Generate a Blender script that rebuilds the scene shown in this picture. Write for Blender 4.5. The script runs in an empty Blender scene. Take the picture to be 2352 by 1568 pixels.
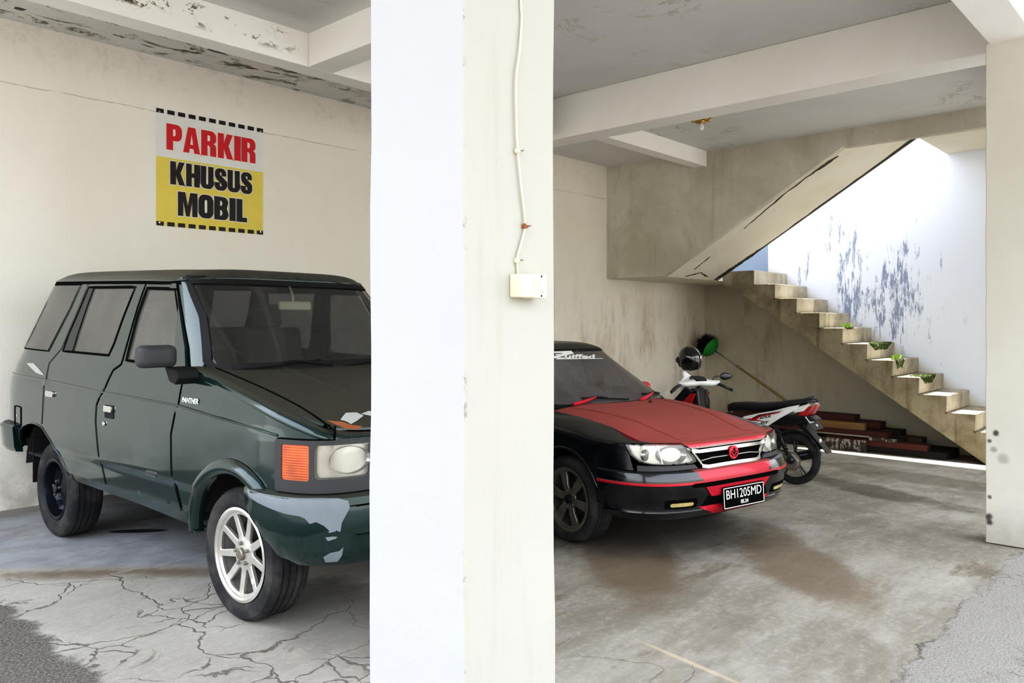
import bpy, bmesh, math, random
from math import sin, cos, pi, radians, sqrt, atan2
from mathutils import Vector, Matrix
from mathutils.geometry import delaunay_2d_cdt
random.seed(7)
SC = bpy.context.scene
COL = SC.collection

# ------------------------------------------------------------------ camera
YAW = radians(42.33)
cam_d = bpy.data.cameras.new('camera')
cam_d.sensor_width = 36.0
cam_d.lens = 36.0*1827/2352
cam_d.shift_y = -44/2352
cam_d.clip_start = 0.05
cam = bpy.data.objects.new('camera', cam_d)
COL.objects.link(cam)
cam.location = (0, 0, 1.58)
cam.rotation_euler = (radians(90), 0, YAW-radians(90))
SC.camera = cam

# ------------------------------------------------------------------ node helper
class NT:
    def __init__(s, name):
        s.m = bpy.data.materials.new(name); s.m.use_nodes = True
        s.t = s.m.node_tree; s.t.nodes.clear()
        s.out = s.t.nodes.new('ShaderNodeOutputMaterial')
    def n(s, typ, _out=0, _props=None, **kw):
        nd = s.t.nodes.new('ShaderNode'+typ)
        for k, v in (_props or {}).items(): setattr(nd, k, v)
        for k, v in kw.items():
            key = int(k[1:]) if (k[0] == 'i' and k[1:].isdigit()) else k.replace('_', ' ')
            s.set(nd.inputs[key], v)
        return nd.outputs[_out]
    def set(s, sock, v):
        if isinstance(v, bpy.types.NodeSocket): s.t.links.new(v, sock)
        elif isinstance(v, (tuple, list)) and len(v) == 3 and sock.type == 'RGBA': sock.default_value = (*v, 1)
        else: sock.default_value = v
    def math(s, op, a, b=0.0, c=None, clamp=False):
        nd = s.t.nodes.new('ShaderNodeMath'); nd.operation = op; nd.use_clamp = clamp
        s.set(nd.inputs[0], a); s.set(nd.inputs[1], b)
        if c is not None: s.set(nd.inputs[2], c)
        return nd.outputs[0]
    def mix(s, f, a, b, mode='MIX'):
        nd = s.t.nodes.new('ShaderNodeMix'); nd.data_type = 'RGBA'; nd.blend_type = mode
        s.set(nd.inputs[0], f); s.set(nd.inputs[6], a); s.set(nd.inputs[7], b)
        return nd.outputs[2]
    def ramp(s, f, lo, hi, a=0.0, b=1.0):
        nd = s.t.nodes.new('ShaderNodeMapRange'); nd.interpolation_type = 'SMOOTHSTEP'
        for i, v in enumerate((f, lo, hi, a, b)): s.set(nd.inputs[i], v)
        return nd.outputs[0]
    def noise(s, vec, scale, detail=4, rough=0.55, dist=0.0):
        return s.n('TexNoise', Vector=vec, Scale=scale, Detail=detail, Roughness=rough, Distortion=dist)
    def pos(s): return s.n('NewGeometry', _out=0)
    def map(s, vec, loc=(0,0,0), rot=(0,0,0), scale=(1,1,1)):
        nd = s.t.nodes.new('ShaderNodeMapping'); s.set(nd.inputs[0], vec)
        nd.inputs[1].default_value = loc; nd.inputs[2].default_value = rot; nd.inputs[3].default_value = scale
        return nd.outputs[0]
    def sep(s, vec):
        nd = s.t.nodes.new('ShaderNodeSeparateXYZ'); s.set(nd.inputs[0], vec); return nd.outputs
    def bump(s, h, strength=0.3, dist=0.02):
        return s.n('Bump', Strength=strength, Distance=dist, Height=h)
    def bsdf(s, **kw):
        o = s.n('BsdfPrincipled', **kw)
        s.t.links.new(o, s.out.inputs[0]); return o
M = {}
def simple(name, col, rough=0.5, metal=0.0, coat=0.0, dirt=0.0, dirtcol=(0.25,0.22,0.18), bump=0.0, bscale=60, spec=0.5, emit=None, estr=0):
    t = NT(name); p = t.n('TexCoord', _out=3)
    c = col
    kw = {}
    nz = t.noise(p, 6, 5)
    base = t.mix(t.ramp(nz, 0.35, 0.7, 0, 0.18+dirt), col, tuple(x*0.75 for x in col) if dirt == 0 else dirtcol)
    if bump:
        kw['Normal'] = t.bump(t.noise(p, bscale, 4), bump, 0.01)
    if emit: kw['Emission_Color'] = emit; kw['Emission_Strength'] = estr
    t.bsdf(Base_Color=base, Roughness=rough, Metallic=metal, Coat_Weight=coat, Coat_Roughness=0.06, Specular_IOR_Level=spec, **kw)
    M[name] = t.m
    return t.m

# ------------------------------------------------------------------ mesh helpers
def new_obj(name, bm, mat=None, parent=None, smooth=False, bevel=0, mats=None, recalc=True, bseg=2):
    if recalc: bmesh.ops.recalc_face_normals(bm, faces=bm.faces)
    me = bpy.data.meshes.new(name)
    bm.to_mesh(me); bm.free()
    for m_ in (mats or ([mat] if mat else [])): me.materials.append(M[m_] if isinstance(m_, str) else m_)
    if smooth:
        for p in me.polygons: p.use_smooth = True
    o = bpy.data.objects.new(name, me); COL.objects.link(o)
    if parent: o.parent = parent
    if bevel:
        b = o.modifiers.new('bev', 'BEVEL'); b.width = bevel; b.segments = bseg; b.limit_method = 'ANGLE'; b.angle_limit = radians(35)
        if smooth: b.harden_normals = False
    return o
def autosmooth(o, ang=40):
    me = o.data
    for p in me.polygons: p.use_smooth = True
    bm = bmesh.new(); bm.from_mesh(me)
    a = radians(ang)
    for e in bm.edges:
        if len(e.link_faces) == 2: e.smooth = e.calc_face_angle(0) < a
    bm.to_mesh(me); bm.free()
    return o
def thing(name, label, cat, loc=(0,0,0), rot=(0,0,0), group=None):
    o = bpy.data.objects.new(name, None); COL.objects.link(o)
    o.empty_display_size = 0.1
    o.location = loc; o.rotation_euler = rot
    o['label'] = label; o['category'] = cat
    if group: o['group'] = group
    return o
def tag(o, label, cat, group=None):
    o['label'] = label; o['category'] = cat
    if group: o['group'] = group
    return o
def struct(o):
    o['kind'] = 'structure'; return o
def box(bm, x0, x1, y0, y1, z0, z1):
    v = [bm.verts.new((x, y, z)) for x in (x0, x1) for y in (y0, y1) for z in (z0, z1)]
    for f in ((0,1,3,2),(4,6,7,5),(0,4,5,1),(2,3,7,6),(0,2,6,4),(1,5,7,3)):
        bm.faces.new([v[i] for i in f])
    return v
def obox(bm, c, size, rot=(0,0,0)):
    v = box(bm, -size[0]/2, size[0]/2, -size[1]/2, size[1]/2, -size[2]/2, size[2]/2)
    from mathutils import Euler
    R = Euler(rot).to_matrix()
    for q in v: q.co = R @ q.co + Vector(c)
    return v
def prism(bm, pts, a, b, axis='X', tf=None):
    """extrude a 2D polygon between a and b; axis X: pts=(y,z); Y: pts=(x,z); Z: pts=(x,y)"""
    def P(p, t):
        q = {'X': (t, p[0], p[1]), 'Y': (p[0], t, p[1]), 'Z': (p[0], p[1], t)}[axis]
        return tf(Vector(q)) if tf else q
    A = [bm.verts.new(P(p, a)) for p in pts]; B = [bm.verts.new(P(p, b)) for p in pts]
    n = len(pts)
    bm.faces.new(A[::-1]); bm.faces.new(B)
    for i in range(n): bm.faces.new((A[i], A[(i+1) % n], B[(i+1) % n], B[i]))
    return A+B
def ring_frames(path):
    fr = []
    n = len(path); up = None
    for i, p in enumerate(path):
        t = (path[min(i+1, n-1)]-path[max(i-1, 0)]).normalized()
        if up is None:
            up = Vector((0,0,1)) if abs(t.z) < 0.9 else Vector((1,0,0))
        s = t.cross(up)
        if s.length < 1e-6: s = t.orthogonal()
        s.normalize(); up = s.cross(t).normalized()
        fr.append((s, up))
    return fr
def tube(bm, path, r, n=10, cap=True, ry=None):
    path = [Vector(p) for p in path]
    fr = ring_frames(path); rings = []
    for i, p in enumerate(path):
        rr = r[i] if isinstance(r, (list, tuple)) else r
        r2 = rr if ry is None else (ry[i] if isinstance(ry, (list, tuple)) else ry)
        s, u = fr[i]
        rings.append([bm.verts.new(p + s*rr*cos(2*pi*k/n) + u*r2*sin(2*pi*k/n)) for k in range(n)])
    for a, b in zip(rings, rings[1:]):
        for k in range(n): bm.faces.new((a[k], a[(k+1) % n], b[(k+1) % n], b[k]))
    if cap:
        bm.faces.new(rings[0][::-1]); bm.faces.new(rings[-1])
    return rings
def lathe(bm, prof, n=32, axis='Z', c=(0,0,0), close=False):
    """prof list of (r, h)"""
    c = Vector(c); rings = []
    for r, h in prof:
        ring = []
        for k in range(n):
            a = 2*pi*k/n; x, y = r*cos(a), r*sin(a)
            q = {'Z': (x, y, h), 'X': (h, x, y), 'Y': (x, h, y)}[axis]
            ring.append(bm.verts.new(c+Vector(q)))
        rings.append(ring)
    pairs = list(zip(rings, rings[1:]))
    if close: pairs.append((rings[-1], rings[0]))
    for a, b in pairs:
        for k in range(n): bm.faces.new((a[k], a[(k+1) % n], b[(k+1) % n], b[k]))
    if not close:
        for ring in (rings[0], rings[-1]):
            try: bm.faces.new(ring)
            except Exception: pass
    return rings
def bez(pts, n=8):
    """Catmull-Rom through points"""
    P = [Vector(p) for p in pts]; out = []
    for i in range(len(P)-1):
        p0 = P[max(i-1, 0)]; p1 = P[i]; p2 = P[i+1]; p3 = P[min(i+2, len(P)-1)]
        for k in range(n):
            t = k/n
            out.append(0.5*((2*p1)+(-p0+p2)*t+(2*p0-5*p1+4*p2-p3)*t*t+(-p0+3*p1-3*p2+p3)*t**3))
    out.append(P[-1]); return out
def lerp(a, b, t): return a+(b-a)*t
def interp(x, tab):
    if x <= tab[0][0]: return tab[0][1]
    for (x0, y0), (x1, y1) in zip(tab, tab[1:]):
        if x <= x1:
            return y0+(y1-y0)*(x-x0)/(x1-x0)
    return tab[-1][1]
def sinterp(x, tab):
    """smooth (monotone-ish catmull) table interpolation"""
    n = len(tab)
    if x <= tab[0][0]: return tab[0][1]
    if x >= tab[-1][0]: return tab[-1][1]
    for i in range(n-1):
        x0, y0 = tab[i]; x1, y1 = tab[i+1]
        if x <= x1:
            def sl(j):
                if j <= 0: return (tab[1][1]-tab[0][1])/(tab[1][0]-tab[0][0])
                if j >= n-1: return (tab[-1][1]-tab[-2][1])/(tab[-1][0]-tab[-2][0])
                a = (tab[j][1]-tab[j-1][1])/(tab[j][0]-tab[j-1][0]); b = (tab[j+1][1]-tab[j][1])/(tab[j+1][0]-tab[j][0])
                if a*b <= 0: return 0
                return 2*a*b/(a+b)
            h = x1-x0; t = (x-x0)/h; m0 = sl(i)*h; m1 = sl(i+1)*h
            return (2*t**3-3*t*t+1)*y0+(t**3-2*t*t+t)*m0+(-2*t**3+3*t*t)*y1+(t**3-t*t)*m1

def pip(x, y, poly):
    ins = False; n = len(poly); j = n-1
    for i in range(n):
        xi, yi = poly[i]; xj, yj = poly[j]
        if (yi > y) != (yj > y) and x < (xj-xi)*(y-yi)/(yj-yi)+xi: ins = not ins
        j = i
    return ins
def fill2d(outer, holes=(), step=0.05, res=None):
    """triangulate a polygon with holes, with interior grid points -> (verts2d, tris)"""
    res = res or step
    def subdiv(poly):
        out = []
        for i in range(len(poly)):
            a = poly[i]; b = poly[(i+1) % len(poly)]
            L = math.hypot(b[0]-a[0], b[1]-a[1]); k = max(1, int(round(L/res)))
            for j in range(k): out.append((a[0]+(b[0]-a[0])*j/k, a[1]+(b[1]-a[1])*j/k))
        return out
    loops = [subdiv(outer)]+[subdiv(h) for h in holes]
    pts = []; edges = []
    for L in loops:
        s = len(pts); pts += L
        edges += [(s+i, s+(i+1) % len(L)) for i in range(len(L))]
    xs = [p[0] for p in loops[0]]; ys = [p[1] for p in loops[0]]
    nx = int((max(xs)-min(xs))/step)+1; ny = int((max(ys)-min(ys))/step)+1
    if nx*ny < 40000:
        for i in range(nx+1):
            for j in range(ny+1):
                x = min(xs)+step*(i+0.5*(j % 2)); y = min(ys)+step*j
                if not pip(x, y, loops[0]): continue
                if any(pip(x, y, h) for h in loops[1:]): continue
                if min((x-p[0])**2+(y-p[1])**2 for p in pts[:sum(map(len, loops))]) < (0.45*step)**2: continue
                pts.append((x, y))
    v, e, f, _, _, _ = delaunay_2d_cdt([Vector(p) for p in pts], edges, [], 0, 1e-6)
    tris = []
    for t in f:
        cx = sum(v[i].x for i in t)/3; cy = sum(v[i].y for i in t)/3
        if pip(cx, cy, loops[0]) and not any(pip(cx, cy, h) for h in loops[1:]): tris.append(list(t))
    return [(p.x, p.y) for p in v], tris
def arc(cx, cy, r, a0, a1, n=12, ry=None):
    ry = ry or r
    return [(cx+r*cos(radians(a0+(a1-a0)*i/n)), cy+ry*sin(radians(a0+(a1-a0)*i/n))) for i in range(n+1)]
def rrect(x0, x1, y0, y1, r, n=5):
    return arc(x1-r, y0+r, r, -90, 0, n)+arc(x1-r, y1-r, r, 0, 90, n)+arc(x0+r, y1-r, r, 90, 180, n)+arc(x0+r, y0+r, r, 180, 270, n)
def polymesh(bm, outer, holes, mapf, step=0.05, thick=0.0, tdir=None):
    """fill polygon, map 2D->3D; optional thickness by offset along tdir (vector or function)"""
    v, t = fill2d(outer, holes, step)
    V = [bm.verts.new(mapf(*p)) for p in v]
    F = []
    for tri in t:
        try: F.append(bm.faces.new([V[i] for i in tri]))
        except Exception: pass
    loose = [q for q in V if not q.link_faces]
    for q in loose: bm.verts.remove(q)
    if thick:
        r = bmesh.ops.extrude_face_region(bm, geom=F)
        ev = [g for g in r['geom'] if isinstance(g, bmesh.types.BMVert)]
        for q in ev: q.co = q.co + Vector(tdir)*thick
    return F
# ------------------------------------------------------------------ surface materials
def plaster(name, base, dark, stain=0.35, scale=0.6, streak=0.0, bumpy=0.25, grime_z=None, extra=None):
    t = NT(name); p = t.pos(); x, y, z = t.sep(p)
    big = t.noise(p, scale, 5, 0.6, 0.4)
    c = t.mix(t.ramp(big, 0.38, 0.72, 0, stain), base, dark)
    fine = t.noise(p, scale*9, 6, 0.7)
    c = t.mix(t.ramp(fine, 0.5, 0.75, 0, stain*0.5), c, dark)
    if streak:
        sv = t.map(p, scale=(5, 5, 0.5))
        s_ = t.noise(sv, 1.2, 6, 0.65)
        c = t.mix(t.ramp(s_, 0.52, 0.72, 0, streak), c, tuple(v*0.62 for v in dark))
    if grime_z:
        g = t.ramp(z, grime_z[0], grime_z[1], grime_z[2], 0)
        g = t.math('MULTIPLY', g, t.ramp(t.noise(p, 2.2, 6, 0.7), 0.3, 0.65))
        c = t.mix(g, c, tuple(v*0.45 for v in dark))
    # hairline cracks
    if extra: c = extra(t, p, x, y, z, c)
    h = t.math('ADD', t.math('MULTIPLY', t.noise(p, 4, 5, 0.6), 1.0), t.math('MULTIPLY', t.noise(p, 45, 3), 0.15))
    t.bsdf(Base_Color=c, Roughness=0.85, Specular_IOR_Level=0.2, Normal=t.bump(h, bumpy, 0.02))
    M[name] = t.m
def mk_left(t, p, x, y, z, c):
    # settling line under the ring beam and a vertical crack
    w = t.math('MULTIPLY', t.math('SUBTRACT', t.noise(p, 3.5, 3), 0.5), 0.03)
    d = t.math('ABSOLUTE', t.math('SUBTRACT', t.math('ADD', z, w), 3.60))
    br = t.ramp(t.noise(p, 7, 3), 0.3, 0.55)
    c = t.mix(t.math('MULTIPLY', t.ramp(d, 0.0, 0.008, 0.55, 0), br), c, (0.3, 0.25, 0.2))
    # warm stains low and at right
    s = t.math('MULTIPLY', t.ramp(x, 6, 11), t.ramp(t.noise(t.map(p, scale=(1.5, 1, 0.45)), 1.6, 6, 0.7), 0.42, 0.7))
    s = t.math('MULTIPLY', s, t.ramp(z, 2.8, 1.2))
    c = t.mix(t.math('MULTIPLY', s, 0.65), c, (0.42, 0.30, 0.18))
    c = t.mix(t.ramp(x, 1.0, 10.5, 0, 0.16), c, (0.62, 0.52, 0.36))
    # grey stain patches near top
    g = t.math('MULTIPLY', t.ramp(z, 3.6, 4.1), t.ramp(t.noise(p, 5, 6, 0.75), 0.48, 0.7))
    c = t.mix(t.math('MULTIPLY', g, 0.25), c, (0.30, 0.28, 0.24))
    return c
plaster('plaster_left', (0.885, 0.845, 0.77), (0.79, 0.735, 0.63), 0.40, 0.7, grime_z=(0.0, 0.7, 0.75), extra=mk_left)
plaster('plaster_stair', (0.68, 0.645, 0.55), (0.47, 0.43, 0.335), 0.7, 0.9, streak=0.25, grime_z=(-0.4, 0.5, 0.5))
def mk_under(t, p, x, y, z, c):
    s = t.ramp(t.noise(t.map(p, scale=(1, 2.2, 0.6)), 1.6, 6, 0.72), 0.5, 0.72)
    s = t.math('MULTIPLY', s, t.ramp(y, 4.5, 6.8))
    c = t.mix(t.math('MULTIPLY', s, 0.6), c, (0.33, 0.20, 0.10))
    return c
def mk_far(t, p, x, y, z, c):
    # blue-grey flaking streaks on the bright wall of the stair well
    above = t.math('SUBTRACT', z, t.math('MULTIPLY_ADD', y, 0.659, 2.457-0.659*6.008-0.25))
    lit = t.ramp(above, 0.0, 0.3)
    sv = t.map(p, scale=(1, 4.6, 0.75))
    a = t.noise(sv, 2.6, 10, 0.82, 0.15)
    blob = t.math('ADD', t.math('MULTIPLY', t.noise(t.map(p, loc=(0, 1.3, 0.2), scale=(1, 1.3, 0.6)), 1.3, 3, 0.5), 0.75), t.math('MULTIPLY', t.math('MULTIPLY', t.ramp(y, 3.5, 4.2), t.ramp(y, 5.4, 4.8)), t.math('MULTIPLY', t.ramp(z, 3.4, 2.6, 0.05, 0.20), 1.0)))
    m = t.ramp(t.math('ADD', a, t.math('MULTIPLY', t.math('SUBTRACT', blob, 0.5), 0.75)), 0.545, 0.59)
    # only between the flights
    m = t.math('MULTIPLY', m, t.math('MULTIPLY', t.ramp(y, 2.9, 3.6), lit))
    c = t.mix(t.math('MULTIPLY', lit, t.ramp(y, 2.2, 3.0)), c, (0.72, 0.745, 0.80))  # skylight painted into the colour: paler and bluer above the lower flight
    c = t.mix(t.math('MULTIPLY', m, 0.85), c, (0.19, 0.22, 0.31))
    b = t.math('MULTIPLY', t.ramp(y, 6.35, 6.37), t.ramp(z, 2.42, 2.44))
    c = t.mix(b, c, (0.25, 0.31, 0.42))  # shade under the upper slab, painted as a blue-grey tint above the landing
    s = t.ramp(t.noise(t.map(p, scale=(1, 2.2, 0.6)), 1.6, 6, 0.72), 0.5, 0.72)
    s = t.math('MULTIPLY', t.math('MULTIPLY', s, t.ramp(y, 4.5, 6.8)), t.ramp(z, 2.3, 2.0))
    c = t.mix(t.math('MULTIPLY', s, 0.55), c, (0.36, 0.23, 0.12))
    return c
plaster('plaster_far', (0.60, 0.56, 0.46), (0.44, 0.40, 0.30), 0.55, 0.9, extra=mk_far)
def mk_ceil(t, p, x, y, z, c):
    v = t.noise(t.map(p, scale=(1, 1, 0.2)), 1.1, 8, 0.7, 1.2)
    ring = t.math('ABSOLUTE', t.math('SUBTRACT', v, 0.57))
    m = t.math('MULTIPLY', t.ramp(ring, 0.0, 0.022, 1, 0), t.ramp(t.noise(p, 0.7, 3), 0.5, 0.62))
    c = t.mix(t.math('MULTIPLY', m, 0.5), c, (0.34, 0.28, 0.20))
    # mould along the wall strip on the left
    w = t.math('MULTIPLY', t.ramp(y, 5.7, 6.4), t.ramp(x, 6.5, 4.5))
    k = t.noise(t.map(p, scale=(1.2, 2.2, 1)), 1.9, 9, 0.75, 0.8)
    c = t.mix(t.math('MULTIPLY', w, t.math('MULTIPLY', t.ramp(k, 0.535, 0.60), 0.9)), c, (0.13, 0.12, 0.07))
    hole = t.ramp(t.noise(t.map(p, loc=(3, 0, 0), scale=(1.5, 4, 1)), 1.7, 2, 0.4), 0.655, 0.67)
    c = t.mix(t.math('MULTIPLY', t.math('MULTIPLY', w, hole), 0.9), c, (0.09, 0.06, 0.06))
    # spots of the small bay
    b = t.math('MULTIPLY', t.ramp(y, 5.45, 5.3), t.ramp(x, 3.7, 3.4))
    s = t.ramp(t.noise(t.map(p, scale=(2.0, 4.0, 1)), 2.3, 7, 0.7), 0.60, 0.68)
    c = t.mix(t.math('MULTIPLY', b, t.math('MULTIPLY', s, 0.6)), c, (0.22, 0.18, 0.12))
    c = t.mix(t.math('MULTIPLY', b, 0.35), c, (0.42, 0.40, 0.34))
    return c
plaster('plaster_ceiling', (0.74, 0.735, 0.71), (0.62, 0.615, 0.58), 0.4, 0.8, extra=mk_ceil)
def mk_beam(t, p, x, y, z, c):
    m = t.ramp(t.noise(t.map(p, loc=(1.1, 0, 0), scale=(1.6, 1, 2.5)), 2.6, 9, 0.78, 0.3), 0.545, 0.58)
    w = t.math('MULTIPLY', t.math('MULTIPLY', t.ramp(z, 3.70, 3.78), t.ramp(z, 3.935, 3.85)), t.math('MULTIPLY', t.ramp(y, 5.45, 5.58), t.ramp(x, 3.69, 3.35)))
    c = t.mix(t.math('MULTIPLY', m, w), c, (0.15, 0.13, 0.09))
    return c
plaster('plaster_beam', (0.89, 0.87, 0.82), (0.79, 0.765, 0.70), 0.4, 0.8, extra=mk_beam)
def mk_pillar(t, p, x, y, z, c):
    k = t.ramp(t.noise(t.map(p, scale=(3, 3, 1.0)), 2.4, 8, 0.75), 0.63, 0.66)
    c = t.mix(t.math('MULTIPLY', k, 0.45), c, (0.30, 0.25, 0.18))
    v = t.ramp(t.noise(t.map(p, scale=(9, 9, 0.8)), 1.3, 6, 0.7), 0.55, 0.75)
    c = t.mix(t.math('MULTIPLY', v, 0.22), c, (0.34, 0.30, 0.23))
    ed = t.math('MULTIPLY', t.ramp(t.math('ABSOLUTE', t.math('SUBTRACT', x, 1.119)), 0.0, 0.012, 1, 0), t.ramp(t.noise(t.map(p, scale=(1, 1, 1)), 9, 5, 0.7), 0.58, 0.64))
    c = t.mix(t.math('MULTIPLY', ed, 0.75), c, (0.22, 0.18, 0.14))
    return c
plaster('plaster_column', (0.46, 0.445, 0.40), (0.42, 0.40, 0.35), 0.35, 1.0, grime_z=(0.0, 0.9, 0.35), extra=mk_pillar)
def mk_pillar2(t, p, x, y, z, c):
    # two sooty spray spots and a scuffed foot
    for (yy, zz, r, s) in ((1.285, 0.78, 0.017, 0.9), (1.325, 0.72, 0.012, 0.8), (1.30, 0.66, 0.018, 0.45), (1.24, 0.60, 0.03, 0.35), (1.325, 0.315, 0.012, 0.8), (1.33, 0.17, 0.02, 0.9), (1.325, 0.13, 0.018, 0.9)):
        dy = t.math('SUBTRACT', y, yy); dz = t.math('SUBTRACT', z, zz)
        d = t.math('SQRT', t.math('ADD', t.math('MULTIPLY', dy, dy), t.math('MULTIPLY', dz, dz)))
        d = t.math('ADD', d, t.math('MULTIPLY', t.math('SUBTRACT', t.noise(p, 30, 3), 0.5), 0.02))
        c = t.mix(t.ramp(d, r*0.5, r*1.8, s, 0), c, (0.05, 0.045, 0.04))
    return c
plaster('plaster_pillar', (0.62, 0.595, 0.53), (0.53, 0.495, 0.42), 0.4, 1.0, grime_z=(-0.02, 0.35, 0.5), extra=mk_pillar2)
plaster('white_face', (0.445, 0.443, 0.446), (0.41, 0.408, 0.412), 0.3, 1.2)
plaster('step_concrete', (0.50, 0.45, 0.36), (0.27, 0.23, 0.16), 0.8, 2.0, streak=0.6)
plaster('stringer_concrete', (0.33, 0.285, 0.20), (0.13, 0.105, 0.06), 0.85, 1.8, streak=0.7)
plaster('soffit_cream', (0.78, 0.74, 0.63), (0.62, 0.57, 0.45), 0.4, 0.8)
plaster('crack_dark', (0.10, 0.085, 0.06), (0.05, 0.04, 0.03), 0.5, 8)

# floor
def floor_mat(name, street=False):
    t = NT(name); p = t.pos(); x, y, z = t.sep(p)
    n1 = t.noise(p, 0.9, 7, 0.65, 0.5)
    c = t.mix(t.ramp(n1, 0.32, 0.68), (0.46, 0.432, 0.38), (0.30, 0.272, 0.228))
    n2 = t.noise(t.map(p, scale=(1, 1.6, 1)), 5, 8, 0.75)
    c = t.mix(t.ramp(n2, 0.45, 0.75, 0, 0.6), c, (0.30, 0.26, 0.205))
    n5 = t.noise(p, 26, 5, 0.7)
    c = t.mix(t.ramp(n5, 0.45, 0.7, 0, 0.25), c, (0.70, 0.68, 0.63))
    wob = t.n('TexNoise', _out=1, Vector=p, Scale=1.7, Detail=5.0)
    edge = t.math('MULTIPLY', t.math('SUBTRACT', t.noise(p, 2.6, 7, 0.7), 0.5), 1.1)
    def ell(x0, y0, rx, ry, rot, amt, col, c, soft=0.35, e=1.0):
        cs, sn = cos(radians(rot)), sin(radians(rot))
        dx = t.math('SUBTRACT', x, x0); dy = t.math('SUBTRACT', y, y0)
        a_ = t.math('DIVIDE', t.math('ADD', t.math('MULTIPLY', dx, cs), t.math('MULTIPLY', dy, sn)), rx)
        b_ = t.math('DIVIDE', t.math('SUBTRACT', t.math('MULTIPLY', dy, cs), t.math('MULTIPLY', dx, sn)), ry)
        d_ = t.math('SQRT', t.math('ADD', t.math('MULTIPLY', a_, a_), t.math('MULTIPLY', b_, b_)))
        d_ = t.math('ADD', d_, t.math('MULTIPLY', edge, e))
        return t.mix(t.ramp(d_, 1-soft, 1+soft*.5, amt, 0), c, col)
    # smooth bluish area under the van, bounded by a damp brown band
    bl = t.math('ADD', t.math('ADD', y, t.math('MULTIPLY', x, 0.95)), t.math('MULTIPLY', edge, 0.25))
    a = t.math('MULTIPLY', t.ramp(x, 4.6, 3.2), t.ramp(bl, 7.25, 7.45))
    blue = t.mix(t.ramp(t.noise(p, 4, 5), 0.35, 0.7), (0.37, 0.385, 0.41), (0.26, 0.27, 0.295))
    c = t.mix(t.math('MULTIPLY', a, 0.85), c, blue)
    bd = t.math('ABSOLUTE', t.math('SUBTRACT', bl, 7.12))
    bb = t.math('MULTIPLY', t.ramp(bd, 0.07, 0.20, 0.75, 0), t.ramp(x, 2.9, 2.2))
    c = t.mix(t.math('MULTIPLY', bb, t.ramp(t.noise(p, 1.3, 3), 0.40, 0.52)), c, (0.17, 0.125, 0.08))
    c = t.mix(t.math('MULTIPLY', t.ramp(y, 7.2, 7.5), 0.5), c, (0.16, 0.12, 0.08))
    ns = t.noise(t.map(p, rot=(0, 0, radians(-48)), scale=(0.5, 2.2, 1)), 1.6, 8, 0.72, 0.3)
    c = t.mix(t.math('MULTIPLY', t.ramp(ns, 0.42, 0.66), t.ramp(x, 2.4, 3.6, 0.25, 0.6)), c, (0.245, 0.215, 0.175))
    nh = t.noise(t.map(p, loc=(5, 0, 0), rot=(0, 0, radians(-48)), scale=(0.6, 1.8, 1)), 4.0, 8, 0.75, 0.2)
    c = t.mix(t.ramp(nh, 0.52, 0.72, 0, 0.5), c, (0.58, 0.55, 0.49))
    # small damp spots everywhere
    st = t.noise(t.map(p, loc=(4, 2, 0), rot=(0, 0, radians(-48)), scale=(0.55, 1.5, 1)), 1.7, 8, 0.72, 0.2)
    c = t.mix(t.ramp(st, 0.58, 0.68, 0, 0.55), c, (0.15, 0.115, 0.075))
    st2 = t.noise(t.map(p, loc=(9, 5, 0), rot=(0, 0, radians(-48)), scale=(0.6, 1.8, 1)), 5.0, 6, 0.75, 0.2)
    c = t.mix(t.ramp(st2, 0.60, 0.70, 0, 0.45), c, (0.20, 0.16, 0.11))
    c = ell(5.15, 2.15, .30, .95, -48, 0.72, (0.215, 0.165, 0.11), c)
    c = ell(4.45, 3.0, .35, .9, -48, 0.75, (0.19, 0.14, 0.09), c)
    c = ell(8.6, 2.9, .35, 1.3, -30, 0.7, (0.10, 0.085, 0.06), c, e=1.6)
    c = ell(10.2, 2.9, .5, 1.6, -20, 0.5, (0.14, 0.115, 0.08), c, e=1.6)
    c = ell(2.75, 2.75, .28, .6, -50, 0.6, (0.15, 0.11, 0.08), c, e=1.7)
    c = ell(2.55, 6.15, .22, .055, -42, 0.97, (0.012, 0.012, 0.014), c, soft=.15, e=.25)
    c = ell(2.6, 3.5, .5, .8, 0, 0.6, (0.08, 0.07, 0.055), c, e=1.2)  # shade beneath the van's front, painted into the floor colour
    c = ell(5.2, 3.9, 1.0, 1.5, 10, 0.75, (0.07, 0.06, 0.045), c, e=.6)  # shade beneath the sedan, painted as a wide dark ellipse
    c = ell(3.29, 1.88, .018, .34, -10, 0.6, (0.72, 0.60, 0.44), c, soft=.6, e=.25)
    # cracks
    pv = t.n('VectorMath', _props={'operation': 'MULTIPLY_ADD'}, i0=wob, i1=(0.9, 0.9, 0), i2=p)
    def cracks(scale, w):
        vo = t.n('TexVoronoi', _props={'feature': 'DISTANCE_TO_EDGE'}, Vector=pv, Scale=scale)
        return t.ramp(vo, 0.0, w, 1, 0)
    nearleft = t.math('MULTIPLY', t.math('MULTIPLY', t.ramp(x, 3.1, 2.0), t.ramp(bl, 7.15, 6.95)), 1.0)
    reg = t.math('MULTIPLY', t.ramp(t.noise(p, 0.75, 3), 0.56, 0.64), 0.35)
    c1 = t.math('MULTIPLY', cracks(1.5, 0.016), t.math('MAXIMUM', reg, nearleft))
    c2 = t.math('MULTIPLY', cracks(3.6, 0.030), t.math('MULTIPLY', nearleft, t.ramp(t.noise(p, 1.8, 3), 0.48, 0.60)))
    ck = t.math('MAXIMUM', c1, c2)
    c = t.mix(t.math('MULTIPLY', nearleft, 0.35), c, (0.50, 0.48, 0.45))
    c = t.mix(t.math('MULTIPLY', ck, 0.75), c, (0.10, 0.085, 0.07))
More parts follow.
